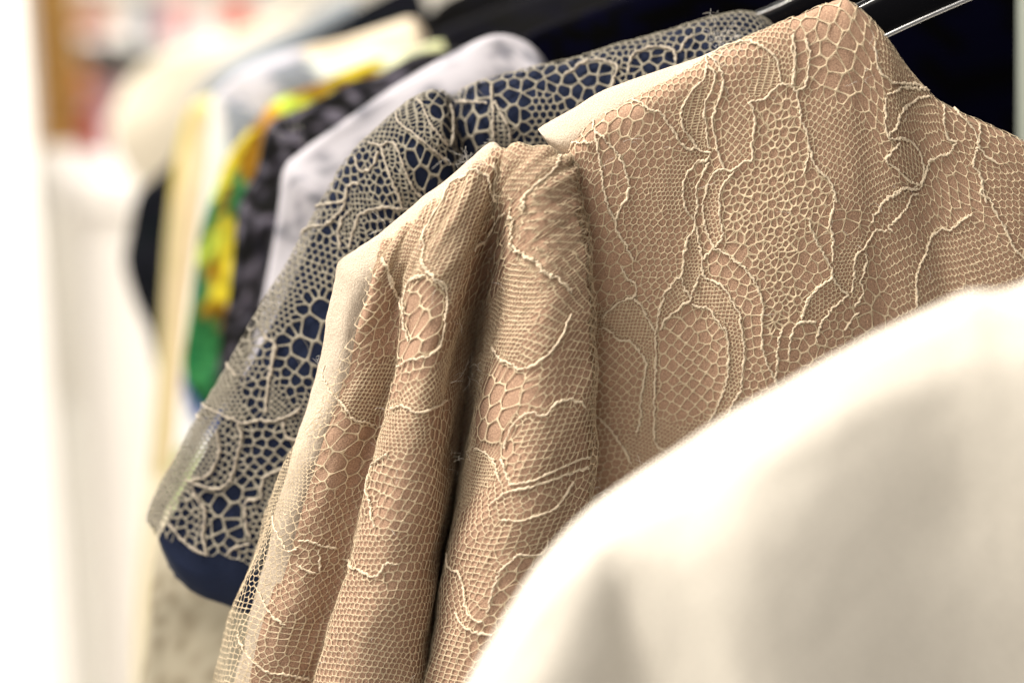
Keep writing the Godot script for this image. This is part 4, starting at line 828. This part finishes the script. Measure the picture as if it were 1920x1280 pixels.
func materials() -> void:
	var weave := weave_image()
	var speck := noise_texture(0.09, 512, 4, [Color(0.66, 0.63, 0.62), Color(1, 1, 1)], 2)
	var soft := noise_texture(0.02, 512, 9, [Color(0.9, 0.9, 0.9), Color(1, 1, 1)], 4)
	fabric("tan_lining", Color(0.52, 0.345, 0.24), 0.85, 0.2, 0.05, speck, 3.0, weave)
	fabric("beige_thread", Color(0.535, 0.43, 0.295), 0.6, 0.2)
	M.beige_thread.vertex_color_use_as_albedo = true
	fabric("beige_cord", Color(0.60, 0.50, 0.37), 0.45, 0.3)
	fabric("cream_lining", Color(0.80, 0.70, 0.56), 0.85, 0.2, 0.08, speck, 3.5, weave)
	fabric("navy_cloth", Color(0.007, 0.014, 0.042), 0.85, 0.12, 0.02, speck, 3.0, weave)
	fabric("grey_beige_thread", Color(0.215, 0.195, 0.155), 0.75, 0.2)
	M.grey_beige_thread.vertex_color_use_as_albedo = true
	fabric("grey_beige_cord", Color(0.33, 0.29, 0.235), 0.65, 0.2)
	fabric("white_cloth", Color(0.68, 0.635, 0.56), 0.85, 0.1, 0.02, soft, 4.0, weave)
	fabric("printed_cloth", Color(0.85, 0.85, 0.85), 0.85, 0.0)
	M.printed_cloth.vertex_color_use_as_albedo = true
	M.printed_cloth.metallic_specular = 0.12
	fabric("black_cloth", Color(0.008, 0.008, 0.012), 0.7, 0.25)
	fabric("lint", Color(0.8, 0.76, 0.7), 0.7, 0.3)
	var gloss := plain("black_plastic", Color(0.003, 0.003, 0.004), 0.2)
	gloss.metallic_specular = 0.2
	var metal := plain("steel", Color(0.6, 0.6, 0.6), 0.25)
	metal.metallic = 1.0
	plain("floor_tile", Color(0.8, 0.77, 0.7), 0.35)
	plain("wall_paint", Color(0.8, 0.76, 0.68), 0.9)
	plain("white_panel", Color(0.82, 0.78, 0.74), 0.5)
	var wood := plain("ochre_wood", Color(0.62, 0.37, 0.10), 0.5)
	wood.albedo_texture = noise_texture(0.01, 256, 8, [Color(0.75, 0.7, 0.6), Color(1, 1, 1)])
	wood.uv1_triplanar = true
	wood.uv1_scale = Vector3(6, 0.6, 6)
	plain("pale_post", Color(0.6, 0.66, 0.58), 0.5)


func shop() -> void:
	structure("floor", box(Vector3(9, 0.1, 9)), M.floor_tile, Vector3(0, -0.05, -3))
	structure("back_wall", box(Vector3(9, 3, 0.1)), M.wall_paint, Vector3(0, 1.5, -4.8))
	var o := thing("display_column", "white painted column at the left edge of the aisle", "column", Vector3(-0.43, 0, -2.5))
	part("shaft", box(Vector3(0.68, 2.9, 0.3)), M.white_panel, o, "", "", Vector3(0, 1.45, 0))
	part("skirting", box(Vector3(0.70, 0.1, 0.32)), M.white_panel, o, "", "", Vector3(0, 0.05, 0))
	o = thing("display_counter", "long white display counter far behind the garments", "counter", Vector3(0.57, 0, -3.2))
	part("cabinet", box(Vector3(1.24, 0.96, 1.34)), M.white_panel, o, "", "", Vector3(0, 0.48, 0))
	part("counter_top", box(Vector3(1.28, 0.04, 1.4)), M.white_panel, o, "", "", Vector3(0, 0.982, 0))
	part("riser", box(Vector3(1.22, 0.098, 0.4)), M.white_panel, o, "", "", Vector3(0, 1.051, -0.3))
	o = thing("wooden_panel", "tall ochre wooden panel beside the white column", "panel", Vector3(-0.062, 1.002, -2.86))
	part("board", box(Vector3(0.066, 0.9, 0.03)), M.ochre_wood, o, "", "", Vector3(0, 0.45, 0))
	part("foot", box(Vector3(0.07, 0.02, 0.1)), M.ochre_wood, o, "", "", Vector3(0, 0.01, 0.01))
	o = thing("wall_board", "narrow pale greenish board at the right edge beside the black coat", "board", Vector3(0.5, 0, -0.88))
	part("panel", box(Vector3(0.075, 1.9, 0.02)), M.pale_post, o, "", "", Vector3(0, 0.95, 0))
	part("edge_strip", box(Vector3(0.006, 1.9, 0.026)), M.white_panel, o, "", "", Vector3(-0.0405, 0.95, 0))
	# goods on the counter
	vase("vase", "small orange round vase on the far white counter", "vase", Vector3(-0.022, 1.002, -3.22), 0.042, 0.075, Color(0.80, 0.26, 0.05))
	vase("vase", "blue-grey slim vase on the far counter beside the green plant", "vase", Vector3(0.093, 1.1, -3.384), 0.02, 0.08, Color(0.10, 0.12, 0.20))
	plant()
	bag("hand_bag", "crimson pouch with a mauve strap in front of the wooden panel", Vector3(-0.014, 1.002, -2.72), Vector3(0.045, 0.062, 0.03), Color(0.40, 0.06, 0.08), Color(0.38, 0.15, 0.17))
	bag("hand_bag", "orange-red pouch nearest to the row of garments on the far counter", Vector3(0.258, 1.1, -3.4), Vector3(0.066, 0.065, 0.03), Color(0.62, 0.08, 0.04), Color(0.3, 0.03, 0.05))
	bag("hand_bag", "pale pink pouch with a rose strap on the far counter", Vector3(0.15, 1.1, -3.37), Vector3(0.075, 0.07, 0.03), Color(0.75, 0.40, 0.40), Color(0.7, 0.3, 0.3))
	bag("hand_bag", "small coral red pouch below the pale pink one", Vector3(0.172, 1.002, -3.2), Vector3(0.06, 0.045, 0.03), Color(0.55, 0.08, 0.08), Color(0.65, 0.2, 0.18))
	bag("hand_bag", "dull salmon pouch behind the green plant", Vector3(0.0, 1.1, -3.52), Vector3(0.08, 0.06, 0.03), Color(0.42, 0.15, 0.09), Color(0.4, 0.2, 0.1))

	bag("hand_bag", "pale peach pouch between the coral and crimson ones", Vector3(0.135, 1.002, -3.1), Vector3(0.05, 0.05, 0.03), Color(0.7, 0.42, 0.28), Color(0.6, 0.35, 0.3))
	bag("hand_bag", "mauve pouch on the counter behind the crimson one", Vector3(0.0, 1.002, -3.05), Vector3(0.05, 0.055, 0.03), Color(0.45, 0.27, 0.30), Color(0.5, 0.3, 0.35))


func vase(called: String, label: String, category: String, at: Vector3, r: float, h: float, color: Color) -> void:
	var o := thing(called, label, category, at)
	var m := plain(called + str(at.x), color, 0.4)
	part("body", lathe([Vector2(0.0, 0.0), Vector2(r * 0.6, 0.0), Vector2(r * 0.92, h * 0.25), Vector2(r, h * 0.5), Vector2(r * 0.8, h * 0.78), Vector2(r * 0.5, h * 0.92)]), m, o, "", "", Vector3.ZERO)
	part("rim", lathe([Vector2(r * 0.5, h * 0.92), Vector2(r * 0.62, h), Vector2(r * 0.52, h), Vector2(r * 0.42, h * 0.9)]), m, o, "", "", Vector3.ZERO)


func bag(called: String, label: String, at: Vector3, size: Vector3, color: Color, strap: Color) -> void:
	var o := thing(called, label, "pouch", at)
	var m := fabric(called + str(at.x), color, 0.8, 0.3)
	var v := PackedVector3Array()
	var n := PackedVector3Array()
	var idx := PackedInt32Array()
	for i in 9:
		for k in 25:
			var f := TAU * k / 24.0
			var y := i / 8.0
			var full := pow(sin(PI * (0.08 + 0.86 * y)), 0.35) * (1.0 - 0.25 * y)
			var deep := (0.25 + 0.75 * (1.0 - y)) * pow(sin(PI * (0.1 + 0.8 * y)), 0.4)
			v.append(Vector3(cos(f) * size.x * 0.5 * full, y * size.y, sin(f) * size.z * 0.5 * deep))
			n.append(Vector3(cos(f) / size.x, 0.1, sin(f) / size.z).normalized())
	for i in 8:
		for k in 24:
			var a := i * 25 + k
			idx.append_array([a, a + 1, a + 25, a + 1, a + 26, a + 25])
	part("pouch", mesh_of(v, n, idx), m, o, "", "", Vector3.ZERO)
	var loop := []
	for i in 9:
		var f := PI * i / 8.0
		loop.append(Vector3(cos(f) * size.x * 0.3, size.y * 0.95 + sin(f) * size.y * 0.7, 0))
	part("strap", bar(loop, 0.003, 0.004, 3), fabric(called + "strap" + str(at.x), strap, 0.8, 0.2), o, "", "", Vector3.ZERO)


func plant() -> void:
	var o := thing("potted_plant", "dark green leafy plant in a mauve pot on the far counter", "plant", Vector3(0.035, 1.002, -3.2))
	part("pot", lathe([Vector2(0, 0), Vector2(0.022, 0), Vector2(0.03, 0.05), Vector2(0.026, 0.05), Vector2(0.02, 0.03)]), plain("mauve_pot", Color(0.45, 0.35, 0.38), 0.6), o, "", "", Vector3.ZERO)
	var green := plain("leaf_green", Color(0.02, 0.05, 0.015), 0.6)
	var leaf := SurfaceTool.new()
	leaf.begin(Mesh.PRIMITIVE_TRIANGLES)
	for s in [-1.0, 1.0]:
		for k in 4:
			var w0: float = [0.0, 0.007, 0.009, 0.006, 0.0][k] * s
			var w1: float = [0.0, 0.007, 0.009, 0.006, 0.0][k + 1] * s
			var y0: float = [0.0, 0.004, 0.006, 0.004, -0.002][k]
			var y1: float = [0.0, 0.004, 0.006, 0.004, -0.002][k + 1]
			for q in [Vector3(k * 0.011, y0, 0), Vector3(k * 0.011, y0 - 0.001, w0), Vector3(k * 0.011 + 0.011, y1, 0), Vector3(k * 0.011 + 0.011, y1, 0), Vector3(k * 0.011, y0 - 0.001, w0), Vector3(k * 0.011 + 0.011, y1 - 0.001, w1)]:
				leaf.add_vertex(q)
	leaf.generate_normals()
	var lm := leaf.commit()
	for i in 120:
		var l := part("leaf", lm, green, o, "", "", Vector3(rng.randf_range(-0.055, 0.055), 0.058 + rng.randf() * 0.045, rng.randf_range(-0.03, 0.03)))
		l.rotation = Vector3(rng.randf_range(-0.4, 0.4), rng.randf() * TAU, rng.randf_range(-0.3, 0.6))


# cloth colours as a print: the nearest of a few patches, with wavering borders
func patches(list: Array, waver := 0.03, scale := 9000.0, streak := 0.0) -> Callable:
	return func(r: float, c: float, a: float, b: float) -> Color:
		var x := r + slow.get_noise_2d(a * scale, b * scale) * waver
		var y := c + slow.get_noise_2d(a * scale + 300.0, b * scale) * waver * 4.0
		var best := 9.0
		var out := Color.WHITE
		for p in list:
			var d := Vector2((x - p[0]) * 4.0, y - p[1]).length()
			if d < best:
				best = d
				out = p[2]
		var k := 1.0 + streak * slow.get_noise_2d(a * 22000.0 + 50.0, b * 22000.0)
		if streak > 0.9 and absf(slow.get_noise_2d(a * 11000.0 + 800.0, b * 7000.0)) < 0.05:
			k *= 0.35
		return Color(out.r * k, out.g * k, out.b * k)


func garment(key: String, called: String, label: String, category: String, tint: Callable, m := "printed_cloth") -> Node3D:
	var c := cloth(key)
	var o := thing(called, label, category, base_of(c), "garments on the rail")
	# shoulder and sleeve are two pieces that meet at the armhole seam
	part("shoulder", sheet(c, 0.0, func(r, _c): return r < 0.52, tint), M[m], o)
	part("sleeve", sheet(c, 0.0, func(r, _c): return r >= 0.52, tint), M[m], o)
	return o


func far_garments() -> void:
	var grey := func(_r: float, _c: float, a: float, b: float) -> Color:
		var t := slow.get_noise_2d(a * 2800.0, b * 2800.0) + 0.5 * slow.get_noise_2d(a * 13000.0, b * 13000.0)
		var k := smoothstep(-0.05, 0.4, t)
		return Color(0.43, 0.415, 0.45).lerp(Color(0.15, 0.15, 0.175), k * 0.85)
	var dark := func(_r: float, _c: float, a: float, b: float) -> Color:
		var t := slow.get_noise_2d(a * 4200.0 + 40.0, b * 4200.0) + 0.6 * slow.get_noise_2d(a * 21000.0, b * 21000.0)
		return Color(0.008, 0.008, 0.011).lerp(Color(0.13, 0.12, 0.15), smoothstep(0.05, 0.55, t))
	var taupe := func(_r: float, _c: float, a: float, b: float) -> Color:
		var t := slow.get_noise_2d(a * 5000.0, b * 5000.0) + slow.get_noise_2d(a * 26000.0, b * 26000.0)
		return Color(0.42, 0.38, 0.29).lerp(Color(0.24, 0.20, 0.14), smoothstep(-0.1, 0.7, t))
	garment("grey", "floral_blouse", "pale grey-white blouse with soft grey blotches, behind the navy lace top", "blouse", grey)
	garment("black_lace", "black_lace_dress", "black dress with charcoal lace relief, between grey-white and yellow-green blouses", "dress", dark)
	var yellow := Color(0.50, 0.41, 0.03)
	var green := Color(0.03, 0.15, 0.05)
	var brown := Color(0.20, 0.10, 0.01)
	var lime := Color(0.35, 0.45, 0.06)
	garment("print", "printed_blouse", "blouse printed in vivid yellow and green", "blouse", patches([[0.02, 0.5, Color(0.58, 0.60, 0.34)], [0.08, 0.5, Color(0.56, 0.58, 0.4)], [0.17, 0.45, yellow], [0.17, 0.7, brown], [0.24, 0.45, brown], [0.24, 0.7, yellow], [0.29, 0.5, lime], [0.33, 0.55, Color(0.40, 0.19, 0.02)], [0.37, 0.5, brown], [0.41, 0.45, yellow], [0.43, 0.6, brown], [0.46, 0.5, yellow], [0.5, 0.5, yellow], [0.5, 0.62, green], [0.47, 0.65, brown], [0.54, 0.5, lime], [0.54, 0.6, brown], [0.55, 0.68, green], [0.6, 0.45, green], [0.62, 0.68, yellow], [0.65, 0.5, green], [0.65, 0.58, lime], [0.68, 0.72, yellow], [0.70, 0.58, brown], [0.68, 0.55, lime], [0.73, 0.5, Color(0.02, 0.12, 0.05)], [0.74, 0.72, yellow], [0.78, 0.72, brown], [0.8, 0.72, green], [0.8, 0.5, green], [0.86, 0.5, Color(0.02, 0.14, 0.05)], [0.86, 0.7, green], [0.93, 0.5, green], [0.98, 0.5, Color(0.02, 0.10, 0.04)], [0.93, 0.75, Color(0.02, 0.10, 0.04)]], 0.03, 9000.0, 1.0))
	var lilac := Color(0.48, 0.47, 0.52)
	var patch := Color(0.20, 0.22, 0.26)
	garment("pale", "pale_blouse", "blouse with cream shoulder and pale lilac sleeve with slate patches", "blouse", patches([[0.0, 0.5, Color(0.66, 0.55, 0.41)], [0.1, 0.5, Color(0.66, 0.55, 0.41)], [0.2, 0.5, Color(0.66, 0.57, 0.44)], [0.28, 0.5, Color(0.66, 0.57, 0.44)], [0.28, 0.75, Color(0.66, 0.7, 0.68)], [0.36, 0.45, lilac], [0.37, 0.68, patch], [0.42, 0.5, lilac], [0.45, 0.66, lilac], [0.48, 0.45, lilac], [0.52, 0.72, patch], [0.55, 0.5, Color(0.58, 0.56, 0.55)], [0.6, 0.5, Color(0.56, 0.60, 0.60)], [0.7, 0.5, Color(0.58, 0.60, 0.60)], [0.78, 0.5, Color(0.75, 0.74, 0.7)], [0.84, 0.62, Color(0.05, 0.09, 0.25)], [0.88, 0.5, Color(0.75, 0.75, 0.75)], [0.93, 0.5, Color(0.36, 0.42, 0.22)], [1.0, 0.5, Color(0.7, 0.65, 0.5)]], 0.02))
	garment("yellow_edge", "cream_dress", "cream dress with a yellow side edge, beside the white aisle", "dress", patches([[0.1, 0.4, Color(0.52, 0.46, 0.22)], [0.3, 0.3, Color(0.46, 0.38, 0.12)], [0.6, 0.3, Color(0.44, 0.38, 0.19)], [0.6, 0.8, Color(0.55, 0.44, 0.28)], [0.3, 0.8, Color(0.57, 0.45, 0.29)], [0.95, 0.3, Color(0.68, 0.6, 0.42)], [0.95, 0.8, Color(0.72, 0.64, 0.5)]], 0.02, 3000.0))
	garment("black_far", "black_jacket", "black jacket with a rounded sleeve bulging into the white aisle", "jacket", patches([[0.5, 0.5, Color(0.008, 0.009, 0.012)]], 0.0, 9000.0, 0.5))
	garment("blue_grey", "slate_cardigan", "slate grey shoulder just behind the black jacket", "cardigan", patches([[0.5, 0.5, Color(0.27, 0.30, 0.33)]], 0.0, 9000.0, 0.2))
	garment("cream_far", "cream_shirt", "cream short-sleeved shirt, farthest on the rail", "shirt", patches([[0.5, 0.5, Color(0.56, 0.50, 0.40)]], 0.0, 9000.0, 0.15))
	garment("coat2", "charcoal_coat", "charcoal coat shoulder between the grey-white blouse and cream shoulder", "coat", patches([[0.5, 0.5, Color(0.009, 0.009, 0.012)]], 0.0, 9000.0, 0.3))
	garment("coat3", "dark_cardigan", "black knitted cardigan at the top edge beside the cream shoulder", "cardigan", patches([[0.5, 0.5, Color(0.005, 0.005, 0.007)]], 0.0, 9000.0, 0.3))
	garment("coat", "black_coat", "black coat behind the neckline of the beige lace blouse", "coat", patches([[0.5, 0.5, Color(0.003, 0.003, 0.004)]], 0.0, 9000.0, 0.3))
	garment("taupe", "taupe_skirt", "mottled taupe skirt below the navy sleeve hem", "skirt", taupe)


func hanger(label: String, arm: Array) -> void:
	var mid: Vector3 = arm[arm.size() - 1]
	var o := thing("clothes_hanger", label, "hanger", mid, "black hangers")
	part("arm", bar(arm, 0.0075, 0.004), M.black_plastic, o)
	var low := []
	var high := []
	for p: Vector3 in arm:
		low.append(p + Vector3(0.0, -0.0072, 0.0036))
		high.append(p + Vector3(0.0, 0.0072, 0.0030))
	part("trim", bar(low, 0.0008, 0.0008), M.steel, o, "thin bright metal edging along the lower side")
	part("trim", bar(high, 0.0005, 0.0005), M.steel, o, "thin bright metal edging along the upper side")
	var other := []
	for p: Vector3 in arm:
		other.push_front(Vector3(2.0 * mid.x - p.x, p.y, 2.0 * mid.z - p.z))
	part("arm", bar(other, 0.0075, 0.004), M.black_plastic, o)
	var hook := [mid, mid + Vector3(0, 0.035, 0)]
	for i in 9:
		var f := -PI / 2.0 + 4.2 * i / 8.0
		hook.append(mid + Vector3(sin(f + PI) * 0.018, 0.075 + cos(f + PI) * -0.018 * -1.0, 0))
	part("hook", bar(hook, 0.0016, 0.0016, 4), M.steel, o)


func hangers() -> void:
	hanger("glossy black hanger rising out of the beige lace neckline", [Vector3(0.1835, 1.3443, -0.6083), Vector3(0.2236, 1.3691, -0.5991), Vector3(0.2524, 1.3833, -0.5924), Vector3(0.2702, 1.3926, -0.5883), Vector3(0.2914, 1.4025, -0.5834), Vector3(0.3212, 1.4153, -0.5765), Vector3(0.3562, 1.4279, -0.5685)])
	hanger("glossy black hanger rising out of the navy lace neckline", [Vector3(0.1833, 1.3537, -0.6658), Vector3(0.2231, 1.3711, -0.6566), Vector3(0.2506, 1.3819, -0.6503), Vector3(0.2642, 1.3887, -0.6471), Vector3(0.2894, 1.4003, -0.6413), Vector3(0.3202, 1.4122, -0.6342), Vector3(0.3546, 1.424, -0.6263)])


func base_of(c: Cloth) -> Vector3:
	var lo := Vector3.INF
	var sum := Vector3.ZERO
	for p in c.pos:
		lo = lo.min(p)
		sum += p
	sum /= c.pos.size()
	return Vector3(sum.x, lo.y, sum.z)


# how far down the rows and across the columns of the sheet a place lies, 0 to 1 each
func share(c: Cloth, a: float, b: float) -> Vector2:
	var i := clampi(c.rowb.bsearch(b) - 1, 0, c.nr - 1)
	return Vector2(float(i) / (c.nr - 1), c.find(i, a) / (c.nc - 1))


func stepped(t: float, table: Array) -> float:
	for i in table.size() - 1:
		if t < table[i + 1][0]:
			return lerpf(table[i][1], table[i + 1][1], clampf((t - table[i][0]) / (table[i + 1][0] - table[i][0]), 0.0, 1.0))
	return table[table.size() - 1][1]


func navy_top() -> void:
	var lining := cloth("navy_lining")
	var lace := cloth("navy_lace")
	lining.ripple(func(a, b): return 0.0008 * slow.get_noise_2d(a * 1600.0, b * 1600.0))
	lace.ripple(func(a, b): return 0.0008 * slow.get_noise_2d(a * 1600.0, b * 1600.0))
	var o := thing("navy_lace_blouse", "navy blouse overlaid with grey-beige lace, hanging behind the beige lace blouse", "blouse", base_of(lining), "garments on the rail")
	part("lining", sheet(lining), M.navy_cloth, o, "plain navy lining with a bare rounded sleeve hem")
	var hem := PackedVector2Array()
	for i in 200:
		hem.append(Vector2(0.02 + 0.0004 * i, lining.bmax - 0.0085))
	part("hem_stitching", cord_mesh(lining, hem, 0.00022, 0.0001), M.navy_cloth, o)
	var net := part("lace_overlay", lace_net(lace, "navy_lace", 0.001, 0.000066, func(_a, b): return b < lace.bmax - 0.001), M.grey_beige_thread, o, "grey-beige lace net over navy cloth", "stuff")
	for raw in CORDS.navy_lace:
		part("cord", cord_mesh(lace, smooth_line(raw, 0.0004), 0.00045, 0.0015), M.grey_beige_cord, net)


func beige_blouse() -> void:
	var body := cloth("body")
	var sleeve := cloth("sleeve")
	body.ripple(func(a, b): return 0.0007 * slow.get_noise_2d(a * 1800.0, b * 900.0) + 0.0006 * exp(-a / 0.03) * sin(a * 900.0 + 4.0 * slow.get_noise_2d(b * 1500.0, 7.0)))
	sleeve.ripple(func(a, b): return 0.0022 * slow.get_noise_2d(a * 1500.0 + b * 700.0, b * 800.0 - a * 300.0) + 0.0013 * exp(-b / 0.035) * sin(a * 620.0 + 5.0 * slow.get_noise_2d(a * 900.0, b * 900.0)))
	var o := thing("lace_blouse", "beige lace blouse with gathered sleeve in sharp focus", "blouse", base_of(sleeve), "garments on the rail")
	var lace_from := [[0.0, 0.16], [0.25, 0.155], [0.375, 0.145], [0.5, 0.10], [0.6, 0.04], [0.68, 0.0], [1.0, 0.0]]
	var lined_from := [[0.0, 0.165], [0.375, 0.15], [0.5, 0.14], [0.65, 0.135], [1.0, 0.125]]
	part("front_lining", sheet(body), M.tan_lining, o)
	part("sleeve_lining", sheet(sleeve, 0.0, func(r, c): return c > stepped(r, lined_from) and (r < 0.3 or c < 0.885)), M.tan_lining, o)
	var facing := cloth("facing_body")
	facing.ripple(func(a, b): return 0.0009 * slow.get_noise_2d(a * 2500.0, b * 1400.0 + 60.0))
	part("front_facing", sheet(facing), M.cream_lining, o, "pale cream facing showing along the shoulder seam")
	facing = cloth("facing_sleeve")
	facing.ripple(func(a, b): return 0.0014 * slow.get_noise_2d(a * 2500.0, b * 1200.0))
	part("sleeve_facing", sheet(facing), M.cream_lining, o, "pale cream facing showing along the outer sleeve edge")
	for a in [["front_lace", body, "body", 0.00045], ["sleeve_lace", sleeve, "sleeve", 0.0006]]:
		var c: Cloth = a[1]
		var keep := func(_a, _b): return true
		if a[2] == "sleeve":
			keep = func(x, y):
				var p := share(sleeve, x, y)
				return p.y >= stepped(p.x, lace_from) + rng.randf_range(-0.006, 0.006)
		var net := part(a[0], lace_net(c, a[2], a[3], 0.00006, keep), M.beige_thread, o, "", "stuff")
		for raw in CORDS[a[2]]:
			part("cord", cord_mesh(c, smooth_line(raw, 0.0004), 0.00036, a[3] + 0.0004), M.beige_cord, net)
	var lint := part("lint", fibres(lint_roots(), 0.007, 0.5, 0.000035), M.lint, o, "fine pale fluff caught on the lace", "stuff")


# tufts of fluff on the shoulder seams, and single hairs all over
func lint_roots() -> Array:
	var out := []
	for t in LINT:
		for i in int(t[3]):
			out.append([Vector3(t[0], t[1], t[2]) * 0.0001 + Vector3(rng.randfn(), rng.randfn(), rng.randfn()) * 0.0025, Vector3(rng.randfn(), rng.randf() * 1.2, rng.randfn()).normalized()])
	return out


func white_blouse() -> void:
	var c := cloth("white")
	c.ripple(func(a, b): return 0.0012 * slow.get_noise_2d(a * 700.0, b * 700.0))
	var o := thing("white_blouse", "plain cream-white blouse shoulder, blurred in the near foreground", "blouse", base_of(c), "garments on the rail")
	part("shoulder", sheet(c), M.white_cloth, o)
